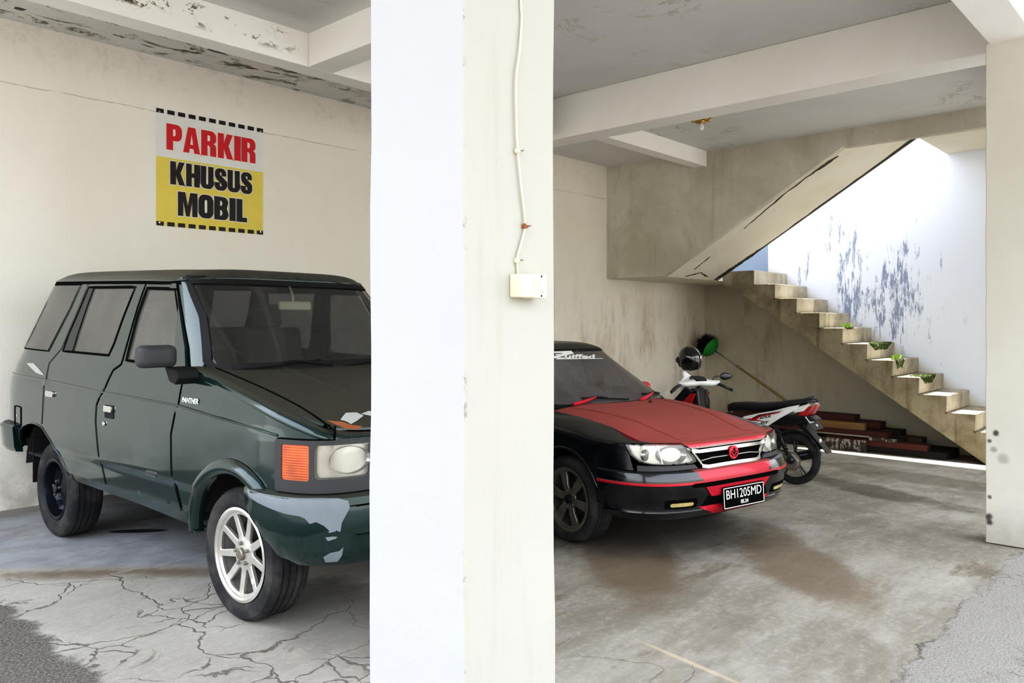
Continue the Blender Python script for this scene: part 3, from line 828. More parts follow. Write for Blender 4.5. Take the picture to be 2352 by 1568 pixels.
# ------------------------------------------------------------------ wheels
def wheel(parent, c, R, W, Rr, side=-1, style='nine', rimmat='rim_silver', name='tyre', rot=0.0):
    """side -1: outer face towards local -y"""
    cx, cy, cz = c; s = side
    bm = bmesh.new()
    h = W/2; prof = []
    # outer face at +h (before orientation)
    prof += [(Rr-0.01, h*0.80), (Rr+0.004, h*0.86), (Rr+0.02, h*0.97), (lerp(Rr, R, .45), h*1.04), (lerp(Rr, R, .8), h*0.98), (R-0.012, h*0.86), (R-0.003, h*0.78)]
    g = 0.008
    for q in (0.52, 0.18, -0.18, -0.52):
        prof += [(R, h*q+0.012), (R, h*q+0.006), (R-g, h*q+0.004), (R-g, h*q-0.004), (R, h*q-0.006)]
    prof += [(R-0.003, -h*0.78), (R-0.012, -h*0.86), (lerp(Rr, R, .8), -h*0.98), (lerp(Rr, R, .45), -h*1.04), (Rr+0.02, -h*0.97), (Rr-0.01, -h*0.80)]
    lathe(bm, [(r, s*y) for r, y in prof], 72, 'Y', (cx, cy, cz), close=True)
    # shoulder blocks
    nb = 60
    for k in range(nb):
        a = 2*pi*k/nb
        for sg in (1, -1):
            M_ = Matrix.Translation((cx, cy, cz)) @ Matrix.Rotation(a, 4, 'Y')
            v = box(bm, R-0.020, R+0.0015, 0, 0, 0, 0)
            ys = (h*0.62, h*0.90)
            co = [(r_, sg*y_, z_) for r_ in (R-0.022, None) for y_ in ys for z_ in (-R*pi/nb*0.72, R*pi/nb*0.72)]
            for q, (r_, y_, z_) in zip(v, co):
                rr = r_ if r_ else (R+0.0012 if abs(y_) < h*0.8 else R-0.014)
                q.co = M_ @ Vector((rr, y_, z_))
    ty = new_obj(name, bm, 'tyre_rubber', parent)
    autosmooth(ty, 45)
    yo = s*h*0.80
    # rim barrel and lip
    bm = bmesh.new()
    lathe(bm, [(Rr+0.004, s*h*0.93), (Rr-0.010, s*h*0.96), (Rr-0.022, s*h*0.90), (Rr-0.03, s*h*0.55), (Rr-0.035, -s*h*0.7), (Rr-0.02, -s*h*0.75), (Rr-0.01, s*h*0.80)], 64, 'Y', (cx, cy, cz), close=True)
    rim = new_obj('rim', bm, rimmat, ty); autosmooth(rim, 40)
    # spoked face
    bm = bmesh.new()
    n = {'nine': 9, 'six': 6, 'steel': 8}[style]
    Ro = Rr-0.02
    holes = []
    for k in range(n):
        a0 = rot+2*pi*k/n; half = pi/n
        if style == 'nine': r0, r1, sw0, sw1 = 0.088, Ro-0.018, 0.021, 0.018
        elif style == 'six': r0, r1, sw0, sw1 = 0.075, Ro-0.012, 0.026, 0.036
        else: r0, r1, sw0, sw1 = Ro-0.055, Ro-0.03, 0.04, 0.045
        hp = []
        d0 = half-math.asin(min(sw0/r0, .99)); d1 = half-math.asin(sw1/r1)
        m = 7
        if d0 < 0.05: d0 = 0.05
        for i in range(m+1): aa = a0-d1+2*d1*i/m; hp.append((r1*cos(aa), r1*sin(aa)))
        for i in range(4): aa = a0+d0-2*d0*i/3; hp.append((r0*cos(aa), r0*sin(aa)))
        holes.append(hp)
    lug = []
    circ = arc(0, 0, Ro, 0, 360, 60)[:-1]
    def dish(x, z):
        r = math.hypot(x, z)
        if style == 'nine': d = interp(r, [(0, .018), (.05, .02), (.085, .030), (Ro-.03, .018), (Ro, .010)])
        elif style == 'six': d = interp(r, [(0, .02), (.07, .018), (.10, .012), (Ro-.03, .02), (Ro, .014)])
        else: d = interp(r, [(0, .06), (.07, .06), (.09, .075), (Ro-.05, .085), (Ro-.02, .10), (Ro, .05)])
        return Vector((cx+x, cy+s*(h*0.92-d), cz+z))
    polymesh(bm, circ, holes, dish, 0.03, 0.022, (0, -s, 0))
    fc = new_obj('wheel_face', bm, rimmat, ty, bevel=0.004 if style != 'steel' else 0.002); autosmooth(fc, 35)
    # brake disc / drum
    bm = bmesh.new()
    lathe(bm, [(0.0001, s*h*0.1), (0.12, s*h*0.1), (0.12, s*h*0.02), (0.0001, s*h*0.02)], 32, 'Y', (cx, cy, cz))
    lathe(bm, [(Rr-0.037, -s*h*0.3), (0.0001, -s*h*0.35)], 32, 'Y', (cx, cy, cz))
    new_obj('brake_drum', bm, 'under_dark', ty)
    bm = bmesh.new()
    lathe(bm, [(0.034, s*(h*0.92-0.03)), (0.032, s*(h*0.92-0.004)), (0.026, s*(h*0.92+0.001)), (0.0001, s*(h*0.92+0.002))], 24, 'Y', (cx, cy, cz))
    new_obj('hub_cap', bm, 'dull_metal' if style == 'nine' else 'rim_black', ty, smooth=False)
    for k in range(5):
        bm = bmesh.new()
        a = rot+2*pi*k/5+.3
        lathe(bm, [(0.0115, s*(h*0.92-0.03)), (0.0105, s*(h*0.92-0.008)), (0.0001, s*(h*0.92-0.006))], 6, 'Y', (cx+.057*cos(a), cy, cz+.057*sin(a)))
        new_obj('lug_nut', bm, 'dull_metal', ty)
    return ty

def arch_liner(bm, c, R, y0, y1, a0=8, a1=172):
    pr = arc(c[0], c[1], R, a0, a1, 20)
    A = [bm.verts.new((x, y0, z)) for x, z in pr]; B = [bm.verts.new((x, y1, z)) for x, z in pr]
    for i in range(len(pr)-1): bm.faces.new((A[i], A[i+1], B[i+1], B[i]))
    bm.faces.new(B)
def seat(bm, x, y, z, w=0.5, hgt=0.62):
    obox(bm, (x, y, z), (0.5, w, 0.16)); obox(bm, (x-0.26, y, z+hgt/2), (0.14, w, hgt), (0, radians(-12), 0)); obox(bm, (x-0.36, y, z+hgt+0.09), (0.09, w*0.5, 0.18), (0, radians(-12), 0))

# ================================================================== green van
van = thing('van', 'dusty dark green van with silver nine-spoke front wheel parked against the left wall', 'car', (2.93, 3.93, 0), (0, 0, radians(-88.3)))
def ztopV(x): return sinterp(x, [(-1.3, 1.335), (-.5, 1.33), (-.3, 1.30), (0, 1.24), (.3, 1.17), (.55, 1.10), (.66, 1.055), (.74, 1.02)])
HWV = [(.4, .79), (.55, .812), (.8, .825), (1.1, .825), (1.2, .82), (1.33, .80), (1.86, .70), (2.0, .66)]
LRV = [(.5, 1.63), (1.03, 1.64), (1.19, 1.58), (1.415, 1.38), (1.65, 1.17), (1.88, .98), (2.0, .88)]
VB = Surf(HWV, 0.0, .74, 5, -2.0, LRV, 10)
VB0 = Surf(HWV, 0.0, .74, 5, -2.0, LRV, 10)
VG = Surf(HWV, -1.2, [(1.25, 1.06), (1.33, 1.02), (1.8, .62), (1.9, .5), (2.0, .40)], 4.5, -2.0, LRV, 10)
def creaseV(x): return sinterp(x, [(-3.6, 1.17), (-2.65, 1.152), (-1.62, 1.118), (-.6, 1.10), (.19, 1.04), (.45, 1.015)])
_pt0 = VB.pt
def sst(t): t = max(0, min(1, t)); return t*t*(3-2*t)
def ptV(u, z, side=-1, off=0.0):
    x = min(u, .45)
    e = 0.011*sst((creaseV(x)-z)/0.016+.5)*(1-sst((u-.25)/.35)) - 0.012*sst((.665-z)/0.03)
    return _pt0(u, z, side, off+e-0.006)
VB.pt = ptV; _ptg = VG.pt
VG.pt = lambda u, z, side=-1, off=0.0: _ptg(u, z, side, off-0.006)
gutz = lambda x: sinterp(x, [(-3.0, 1.895), (-2.7, 1.887), (-2.15, 1.872), (-1.27, 1.845), (-.87, 1.83), (-.6, 1.85)])
FD = [(-.596, .508), (-.665, .70), (-.669, .93), (-.60, 1.108), (-.555, 1.298), (-.617, 1.439), (-.862, 1.817)]
FDr = [(-1.262, 1.832), (-1.309, 1.686), (-1.385, 1.365), (-1.40, 1.31), (-1.50, 1.27), (-1.565, 1.19), (-1.62, 1.12), (-1.70, 1.03), (-1.715, .92), (-1.66, .63), (-1.621, .510)]
RDr = [(-2.175, 1.857), (-2.24, 1.70), (-2.42, 1.39), (-2.60, 1.28), (-2.63, 1.10), (-2.67, .823)]
RARCH = [(-2.67, .800), (-2.503, .711), (-2.38, .62), (-2.30, .55), (-2.25, .49)]
for sd in (-1, 1):
    G = lambda pts, S=VG: PX(S, pts)
    # front fender with wheel opening
    arch = [(x, z) for x, z in arc(0, .35, .435, 158, 12, 16)]
    poly = [(-.441, .43), (-.441, .50)]+arch[1:]+[(.43, .60)]
    poly = PX(VB, poly)+[(VB.ux(.40, .76), .76), (VB.ux(.405, 1.0), 1.0)]
    top = [(u, None) for u in [lerp(VB.uy(-.735, 1.03), -.50, k/26) for k in range(27)]]
    tp = []; tu_ = 9
    for u, _ in top:
        z = 1.2
        for _k in range(8): z = ztopV(VB0.pt(u, z)[0])
        tp.append((u, z-.055 if u < tu_ else lerp(z-.055, z-.02, 0)))
    poly = poly+[(VB.uy(-.735, .985), .985)]+[q for q in tp if q[1] > .99]+PX(VB, [(-.565, 1.28)]+FD[:4][::-1]+[(-.596, .43)])
    patch('front_fender', VB, poly, 'green_paint', van, side=sd, th=.02)
    # front door with window opening
    fg = PX(VG, [(-1.233, 1.799), (-.872, 1.785), (-.64, 1.435), (-.585, 1.318), (-1.343, 1.338), (-1.29, 1.629)])
    d1 = PX(VG, FD+FDr); 
    fdoor = patch('front_door', VB, PX(VB0, FD+FDr), 'green_paint', van, holes=[fg], side=sd, th=.02)
    patch('door_window', VG, fg, 'glass_tint', fdoor, side=sd, off=-.008, th=.004, step=.15)
    seam('window_rubber', VG, [fg], fdoor, .018, 'gap_black', off=.0035, side=sd, close=True)
    # rear door
    rg = PX(VG, [(-2.150, 1.83), (-1.403, 1.812), (-1.498, 1.601), (-1.56, 1.44), (-1.61, 1.362), (-2.385, 1.372), (-2.33, 1.50)])
    RD = FDr[::-1]+[(-2.175, 1.857)]+RDr[1:]+RARCH[:-1]+[(-2.25, .505)]
    rdoor = patch('rear_door', VB, PX(VB0, RD), 'green_paint', van, holes=[rg], side=sd, th=.02)
    g2 = PX(VG, [(-2.044, 1.826), (-1.403, 1.809), (-1.498, 1.601), (-1.56, 1.44), (-1.61, 1.365), (-2.20, 1.372), (-2.17, 1.50)])
    patch('door_window', VG, rg, 'glass_tint', rdoor, side=sd, off=-.008, th=.004, step=.15)
    patch('window_pillar', VG, PX(VG, [(-2.150, 1.83), (-2.07, 1.828), (-2.185, 1.50), (-2.22, 1.375), (-2.385, 1.372), (-2.33, 1.50)]), 'grey_plastic', rdoor, side=sd, off=.002, th=.004)
    seam('window_rubber', VG, [rg], rdoor, .016, 'gap_black', off=.0035, side=sd, close=True)
    # quarter panel, round to the tail
    ur = VB.xr(1)-VB.K*pi/2
    qw = PX(VG, [(-2.90, 1.872), (-2.30, 1.855), (-2.40, 1.68), (-2.66, 1.366), (-3.23, 1.376), (-3.12, 1.55)])
    zt = lambda x: gutz(x)-.012
    Q = PX(VB0, [(-2.175, 1.857), (-2.85, 1.885)])+[(ur, 1.885), (ur, .60)]+PX(VB0, [(-3.62, .60), (-3.175, .60), (-3.17, .70), (-3.15, .735), (-3.07, .775), (-2.95, .805), (-2.866, .815), (-2.76, .812), (-2.67, .800)])+PX(VB0, RDr[::-1])[1:-1]
    quarter = patch('rear_quarter_panel', VB, Q, 'green_paint', van, holes=[qw], side=sd, th=.02)
    patch('quarter_window', VG, qw, 'glass_tint', quarter, side=sd, off=.000, th=.004, step=.15)
    seam('window_rubber', VG, [qw], quarter, .010, 'gap_black', off=.0045, side=sd, close=True)
    # gaps between the panels
    seam('panel_gap', VB, [PX(VB0, FD[:5])], van, .011, off=.003, side=sd)
    seam('panel_gap', VG, [PX(VG, FD[4:]+FDr[:4])], van, .014, off=.003, side=sd)
    seam('panel_gap', VB, [PX(VB0, FDr[3:])], van, .012, off=.003, side=sd)
    seam('panel_gap', VB, [PX(VB0, RDr)], van, .005, off=.003, side=sd)
    # sill
    patch('sill', VB, PX(VB0, [(-2.25, .455), (-2.25, .503), (-1.62, .506), (-.596, .506), (-.596, .425), (-.445, .41), (-1.174, .44)]), 'green_paint', van, side=sd, off=-.012, th=.05)
    # arch flare
    bm = bmesh.new(); prev = None
    for k in range(31):
        a = radians(lerp(196, 22, k/30)); t = k/30
        w_ = 0.085*min(1, 4*t+.35, (1-t)*3.2+.35)
        pr = []
        for q, b_ in ((0, -.03), (0, .018), (.35, .036), (.75, .030), (1, .0)):
            rr = .428+w_*q; x, z = rr*cos(a), .35+rr*sin(a)
            u = VB0.ux(x, z) if x < .7 else 0
            pr.append(bm.verts.new(VB.pt(u, max(z, .40), sd, b_+.004)))
        if prev:
            for i in range(4): bm.faces.new((prev[i], pr[i], pr[i+1], prev[i+1]))
        prev = pr
    new_obj('wheel_arch_flare', bm, 'green_paint', van, smooth=True)
    rail('rear_arch_lip', VB, PX(VB0, [(-3.165, .62), (-3.15, .735), (-3.07, .775), (-2.95, .805), (-2.866, .815), (-2.76, .812), (-2.67, .800), (-2.503, .711), (-2.38, .62), (-2.30, .55), (-2.25, .49)]), .007, 'green_paint', van, off=.0, side=sd)
    rail('body_crease', VB, PX(VB0, [(-3.50, 1.170), (-2.65, 1.154), (-1.62, 1.120), (-.6, 1.102), (.19, 1.042), (.40, 1.02)]), .0065, 'green_paint', van, off=.0015, side=sd)
    # A pillar
    pil = [(-.565, 1.30), (-.617, 1.439), (-.862, 1.817), (-.885, 1.85)]
    A = PX(VG, pil)+[(VG.uy(-.655, 1.868), 1.868), (VG.uy(-.682, 1.60), 1.60), (VG.uy(-.745, 1.33), 1.33), (VG.uy(-.745, 1.29), 1.29)]
    patch('windshield_pillar', VG, A, 'green_paint', van, side=sd, th=.02)
    # handles, lock, fuel flap, badge
    for (x, z, w_, h_, dk) in ((-1.50, 1.00, .13, .085, 1), (-2.50, 1.058, .14, .042, 0)):
        u0, u1 = VB.ux(x-w_/2, z), VB.ux(x+w_/2, z)
        if dk:
            hb = patch('handle_recess', VB, rrect(u0, u1, z-h_/2, z+h_/2, .012), 'black_plastic', fdoor, side=sd, off=.004, th=.004)
            patch('door_handle', VB, rrect(u0+.008, u1-.008, z, z+h_/2-.004, .006), 'chrome', fdoor, side=sd, off=.016, th=.012)
        else:
            patch('door_handle', VB, rrect(u0, u1, z-h_/2, z+h_/2, .008), 'chrome', rdoor, side=sd, off=.014, th=.012)
    bm = bmesh.new(); q = VB.pt(-1.575, .918, sd, .004); lathe(bm, [(.016, 0), (.014, .006*sd), (.0001, .008*sd)], 16, 'Y', q); new_obj('door_lock', bm, 'chrome', fdoor)
    if sd < 0:
        fl = rrect(VB.ux(-3.26, .84), VB.ux(-3.11, .84), .76, .92, .01)
        seam('fuel_flap', VB, [fl], quarter, .008, 'gap_black', off=.003, side=sd, close=True)
        bm = bmesh.new(); lathe(bm, [(.012, 0), (.0001, -.006)], 12, 'Y', VB.pt(VB.ux(-3.2, .845), .845, sd, .003)); new_obj('fuel_lock', bm, 'chrome', quarter)
        # filler patch
        patch('repair_patch', VB, PX(VB0, [(-3.06, 1.262), (-2.92, 1.268), (-2.80, 1.235), (-2.66, 1.185), (-2.76, 1.19), (-2.84, 1.20)]), 'primer_white', quarter, side=sd, off=.003, th=.002, step=.03)
        # side badges
        bm = text_bm('PANTHER', .05, .0012, .25, .001, width=.185)
        for v in bm.verts: v.co = Vector(VB.pt(-.552+v.co.x, 1.125+v.co.y*.8, sd, .005+v.co.z))
        new_obj('badge', bm, 'white_badge', van)
        patch('door_badge', VB, rrect(-.985, -.865, .655, .683, .008), 'chrome', fdoor, side=sd, off=.006, th=.005)
        patch('door_badge', VB, rrect(-.975, -.875, .661, .677, .004), 'grey_plastic', fdoor, side=sd, off=.0075, th=.002)
        seam('fender_crease', VB, [PX(VB0, [(-.655, .64), (-.60, .49)])], van, .013, off=.004, side=sd)
# roof
roof = Cap(VG, lambda x: gutz(x), .088, 9)
ed = roof.edge(VG.xf(1.85)+VG.K*pi/2-.0005, VG.xr(1.88)-VG.K*pi/2+.0005, 90)
poly = ed+[(x, -y) for x, y in ed[::-1]]
roof.patch('roof', poly, 'green_paint', van, step=.045, th=.02)
seam('roof_gutter', VG, [[(VG.ux(x_, 1.85), gutz(x_)-.008) for x_ in [lerp(-.86, -2.95, k/20) for k in range(21)]]], van, .018, off=.006)
seam('roof_gutter', VG, [[(VG.ux(x_, 1.85), gutz(x_)-.008) for x_ in [lerp(-.86, -2.95, k/20) for k in range(21)]]], van, .018, off=.006, side=1)
rail('drip_rail', VG, [(VG.ux(x_, 1.85), gutz(x_)+.006) for x_ in [lerp(-.80, -2.97, k/20) for k in range(21)]], .007, 'green_paint', van, off=.006)
# windshield, header
um = VG.xf(1.5)+VG.K*pi/2
hdr = [(VG.uy(-.665, 1.866), 1.866), (2*um-VG.uy(-.665, 1.866), 1.866), (2*um-VG.uy(-.655, 1.832), 1.832), (VG.uy(-.655, 1.832), 1.832)]
patch('windshield_header', VG, hdr, 'black_plastic', van, th=.02)
L_ = [(VG.uy(-.672, 1.82), 1.82), (VG.uy(-.650, 1.838), 1.838)]; B_ = [(VG.uy(-.725, 1.325), 1.325), (VG.uy(-.735, 1.36), 1.36), (VG.uy(-.685, 1.62), 1.62)]
ws = B_[0:1]+B_[1:]+L_+[(2*um-u, z) for u, z in L_[::-1]]+[(2*um-u, z) for u, z in B_[::-1]]
wsp = patch('windshield', VG, ws, 'glass_shield', van, off=-.004, th=.005, step=.1)
seam('windshield_rubber', VG, [ws], wsp, .046, 'black_plastic', off=.004, close=True)
# hood with fender top strips
cap = Cap(VB0, ztopV, .035, 5, r=.055)
ue = VB.uy(-.735, 1.03); uend = VB0.xf(1)+VB0.K*pi/2
edge = []
for k in range(61):
    u = lerp(-.52, uend, k/60); z = 1.2
    for _ in range(8): z = ztopV(VB0.pt(u, z)[0])
    q2 = VB0.pt(u, z, -1, -.055); edge.append((q2[0], q2[1]))
sx = [(-.48, -.72), (-.16, -.715), (.25, -.702), (.5, -.690), (.60, -.675)]
front = [p for p in edge if p[0] > .60]
cow = [(-.52, -.742), (-.36, -.70)]
strip = [p for p in edge if p[0] <= .655]+[(.64, -.68), (.60, -.68)]+sx[::-1][1:]
for sd in (-1, 1):
    st_ = [(x, y*(-sd)) for x, y in strip]
    ft = cap.patch('fender_top', st_, 'green_paint', van)
    bm = bmesh.new(); bm.from_mesh(ft.data); prev = None
    for k in range(80):
        u = lerp(-.575, VB.uy(-.672, 1.03), k/79); z = 1.2
        for _ in range(8): z = ztopV(VB0.pt(u, z)[0])
        row = []
        for j in range(9):
            a = radians(90*j/8); zz_ = z-.055+.055*sin(a)
            row.append(bm.verts.new(VB0.pt(u, zz_, sd, -.055*(1-cos(a))-(.006 if j == 0 else .002*(j < 4)))))
        if prev:
            for j in range(8): bm.faces.new((prev[j], row[j], row[j+1], prev[j+1]))
        prev = row
    bmesh.ops.recalc_face_normals(bm, faces=bm.faces)
    bm.to_mesh(ft.data); bm.free(); autosmooth(ft, 50)
fr = [p for p in edge if p[1] > -.668 and p[0] > .6]
fr = [(x, y) for x, y in fr]
hood_poly = [(-.42, -.714), (-.16, -.709), (.25, -.696), (.5, -.684), (.60, -.672)]+fr
hood_poly = hood_poly+[(x, -y) for x, y in hood_poly[::-1]]
cow_c = [(-.30, .5), (-.22, .25), (-.20, 0), (-.22, -.25), (-.30, -.5)]
cap2 = Cap(VB0, ztopV, .035, 5, r=.055)
cap2.patch('hood', hood_poly+cow_c, 'green_paint', van, off=.002)
# hood crease lines
for s_ in (-1, 1):
    prev = None; bm = bmesh.new()
    for k in range(25):
        x = lerp(-.28, .66, k/24); y = s_*lerp(.40, .30, k/24)
        q = [bm.verts.new((x, y+d*.5, cap2.z(x, y+d*.5)+e)) for d, e in ((-.05, .001), (-.008, .008), (.008, .008), (.05, .001))]
        if prev:
            for i in range(3): bm.faces.new((prev[i], q[i], q[i+1], prev[i+1]))
        prev = q
    new_obj('hood_ridge', bm, 'green_paint', van, smooth=True)
# hood nose: vertical lip down to the lamps
nose = [(VB.uy(-.672, 1.012), 1.012), (uend*2-VB.uy(-.672, 1.012), 1.012)]
tpn = []
for k in range(31):
    u = lerp(uend*2-VB.uy(-.672, 1.03), VB.uy(-.672, 1.03), k/30); z = 1.03
    for _ in range(8): z = ztopV(VB0.pt(u, z)[0])
    tpn.append((u, z))
bm = bmesh.new(); prev = None
for k in range(61):
    u = lerp(uend*2-VB.uy(-.672, 1.03), VB.uy(-.672, 1.03), k/60); z = 1.03
    for _ in range(8): z = ztopV(VB0.pt(u, z)[0])
    row = [bm.verts.new(VB0.pt(u, 1.012, -1, -.03)), bm.verts.new(VB0.pt(u, 1.012, -1, .0))]
    for j in range(9):
        a = radians(90*j/8); row.append(bm.verts.new(VB0.pt(u, z-.05+.055*sin(a)+.002-(.012 if j < 0 else 0), -1, -.055*(1-cos(a))+.001)))
    if prev:
        for j in range(len(row)-1): bm.faces.new((prev[j], row[j], row[j+1], prev[j+1]))
    prev = row
autosmooth(new_obj('hood_lip', bm, 'green_paint', van), 60)
# rear of hood: cowl
bm = bmesh.new()
prev = None
for k in range(25):
    y = lerp(-.72, .72, k/24); xw = VG.pt(VG.uy(-abs(y) if y <= 0 else -abs(y), 1.315), 1.315)[0]
    xh = interp(abs(y), [(0, -.20), (.25, -.22), (.5, -.30), (.72, -.44)])
    q = (bm.verts.new((xw-.02, y, 1.315)), bm.verts.new((xh+.03, y, cap2.z(xh, y)-.03)))
    if prev: bm.faces.new((prev[0], q[0], q[1], prev[1]))
    prev = q
new_obj('cowl', bm, 'black_plastic', van, smooth=True)
# hood/fender gap
for s_ in (-1, 1):
    bm = bmesh.new()
    P_ = dens([(-.46, -.7135), (-.16, -.712), (.25, -.699), (.5, -.687), (.60, -.6745), (.655, -.672)], step=.04)
    tube(bm, [(x, y*-s_, cap.z(x, y)-.0005) for x, y in P_], .0055, 6); new_obj('panel_gap', bm, 'gap_black', van)
bm = bmesh.new()
tube(bm, [VB.pt(VB.uy(-.675, z), z, -1, .0) for z in (1.075, 1.05, 1.03, 1.01)], .006, 6)
new_obj('panel_gap', bm, 'gap_black', van)
# chipped paint on the hood corner
def hoodpatch(name, pts, mat, off=.005):
    cap2.patch(name, pts, mat, van, off=off, th=.002, step=.03)
hoodpatch('paint_chip', [(.585, -.655), (.62, -.63), (.665, -.60), (.685, -.545), (.665, -.50), (.645, -.555), (.615, -.585), (.60, -.625)], 'filler_orange')
hoodpatch('paint_chip', [(.60, -.585), (.56, -.52), (.57, -.46), (.60, -.44), (.625, -.50), (.64, -.55), (.62, -.56)], 'primer_white', .006)
hoodpatch('paint_chip', [(.585, -.44), (.57, -.38), (.60, -.33), (.61, -.39)], 'primer_white', .006)
# front face: lamp unit
for sd in (-1, 1):
    uA = VB.ux(.385, .9); uC = VB.uy(-.735, .9); uD = VB.uy(-.455, .9); uM = VB.uy(-.752, .9)
    o_ = rrect(VB.ux(.40, .9), VB.uy(-.44, .9), .752, 1.008, .02)
    tn = rrect(VB.ux(.445, .9), VB.uy(-.762, .9), .812, .985, .012)
    hd = rrect(VB.uy(-.748, .9), VB.uy(-.49, .9), .820, .985, .022)
    bz = patch('lamp_bezel', VB, o_, 'grey_plastic', van, holes=[tn, hd], side=sd, off=.016, th=.04)
    seam('bezel_gap', VB, [o_], bz, .012, off=.006, side=sd, close=True)
    patch('turn_signal', VB, tn, 'amber_lens', van, side=sd, off=.012, th=.02)
    hl = patch('headlamp', VB, hd, 'lens_clear', van, side=sd, off=.012, th=.004, step=.04)
    # reflector bowl
    patch('reflector', VB, hd, 'lamp_reflector', hl, side=sd, off=-.03, th=.004)
    bm = bmesh.new(); cu = VB.uy(-.60, .9)
    for ring in range(7):
        pass
    N1 = 28; rings = []
    for i in range(6):
        rr = .085*(i/5)**.55+.004; dep = -.062*(1-(i/5)**2.2)-.016
        rings.append([bm.verts.new(VB.pt(cu+rr*1.05*cos(2*pi*k/N1), .903+rr*.78*sin(2*pi*k/N1), sd, dep+.004)) for k in range(N1)])
    for a, b in zip(rings, rings[1:]):
        for k in range(N1): bm.faces.new((a[k], a[(k+1) % N1], b[(k+1) % N1], b[k]))
    new_obj('lamp_bowl', bm, 'lamp_chrome', hl, smooth=True)
    bm = bmesh.new()
    for k in range(14):
        z_ = .845+k*.0088
        tube(bm, [VB.pt(VB.uy(-.56, .9)+j*.02, z_, sd, .0135) for j in range(4)], .0016, 5)
    new_obj('lens_fluting', bm, 'lens_clear', hl)
g_ = [(VB.uy(-.44, .9), .775), (VB.uy(-.44, .9), 1.0), (2*uend-VB.uy(-.44, .9), 1.0), (2*uend-VB.uy(-.44, .9), .775)]
gr = patch('grille', VB, g_, 'black_plastic', van, off=-.02, th=.02)
for z_ in (.80, .85, .90, .95): rail('grille_bar', VB, [(VB.uy(-.44, .9), z_), (2*uend-VB.uy(-.44, .9), z_)], .008, 'grey_plastic', gr, off=0)
patch('valance', VB, [(VB.ux(.42, .76), .62), (VB.ux(.42, .76), .757), (2*uend-VB.ux(.42, .76), .757), (2*uend-VB.ux(.42, .76), .62)], 'gap_black', van, off=-.01, th=.01)
# front bumper: swept section
def bumper(name, S, u0, u1, sec, mat, parent, n=70, mats=None, smooth=True):
    bm = bmesh.new(); prev = None
    for k in range(n+1):
        u = lerp(u0, u1, k/n); ks = min(1, min(k, n-k)/3)
        ring = [bm.verts.new(S.pt(u, z, -1, o*(0.6+0.4*ks))) for z, o in sec]
        if prev:
            m = len(ring)
            for i in range(m):
                f = bm.faces.new((prev[i], ring[i], ring[(i+1) % m], prev[(i+1) % m]))
                if mats: f.material_index = mats(u, sec[i][0], sec[(i+1) % m][0])
        else: bm.faces.new(ring)
        prev = ring
    bm.faces.new(prev[::-1])
    return bm
SB = Surf([(.3, .80), (.9, .825)], 0.0, [(.3, .72), (.45, .735), (.9, .74)], 5, -2.0, 1.66, 6)
sec = [(.745, -.02), (.748, .045), (.735, .062), (.700, .068), (.690, .060), (.62, .066), (.56, .068), (.545, .062), (.50, .060), (.43, .040), (.400, .012), (.40, -.03)]
u0 = SB.ux(.16, .7)
bm = bumper('b', SB, u0, 2*(SB.K*pi/2)-u0, sec, 'green_paint', van)
# sloping rear corner of the bumper follows the tyre
for v in bm.verts:
    x = v.co.x
    if x < .52: 
        f_ = (0.52-x)/.36; zmin = lerp(.40, .66, sst(f_)); 
        if v.co.z < zmin: v.co.z = zmin+(v.co.z-zmin)*0.15
fb = autosmooth(new_obj('front_bumper', bm, 'green_paint', van), 40)
# scraped primer on the bumper corner
bmps = lambda u, z, side=-1, off=0: SB.pt(u, z, side, interp(z, [(.40, .012), (.43, .040), (.50, .060), (.62, .066), (.70, .068), (.735, .062), (.748, .045)])+off)
class _B: pass
SB2 = _B(); SB2.pt = bmps
ub = lambda x: SB.ux(x, .7)
uy_ = lambda y: SB.uy(y, .7)
patch('scraped_primer', SB2, [(ub(.22), .742), (ub(.33), .738), (ub(.5), .739), (uy_(-.72), .742), (uy_(-.665), .738), (uy_(-.63), .722), (uy_(-.625), .69), (uy_(-.64), .655), (uy_(-.655), .62), (uy_(-.66), .58), (uy_(-.675), .545), (uy_(-.70), .535), (uy_(-.71), .56), (uy_(-.695), .585), (uy_(-.71), .61), (uy_(-.73), .63), (uy_(-.745), .62), (uy_(-.755), .645), (ub(.57), .655), (ub(.50), .662), (ub(.42), .675), (ub(.33), .69), (ub(.26), .71)], 'primer_grey', fb, off=.003, th=.002, step=.02)
patch('scraped_primer', SB2, [(uy_(-.715), .455), (uy_(-.695), .475), (uy_(-.665), .482), (uy_(-.65), .50), (uy_(-.655), .455), (uy_(-.67), .425), (uy_(-.71), .425)], 'primer_grey', fb, off=.003, th=.002, step=.02)
for z_, m_ in ((.694, 'gap_black'), (.553, 'gap_black')):
    bm = bmesh.new(); P_ = [(lerp(uy_(-.60), 2*SB.K*pi/2-uy_(-.60), k/20), z_) for k in range(21)]
    tube(bm, [bmps(u, z, -1, .001) for u, z in P_], .004, 6); new_obj('bumper_groove', bm, m_, fb)
# rear bumper
sec = [(.77, -.02), (.775, .05), (.755, .075), (.60, .07), (.565, .05), (.56, -.03)]
uR0 = VB0.ux(-3.18, .7); uR1 = 2*(VB0.xr(1)-VB0.K*pi/2)-uR0
autosmooth(new_obj('rear_bumper', bumper('b', VB0, uR0, uR1, sec, '', van), 'grey_plastic' if 0 else 'green_paint', van), 40)
# tail, rear glass
utr = VB0.xr(1)-VB0.K*pi/2
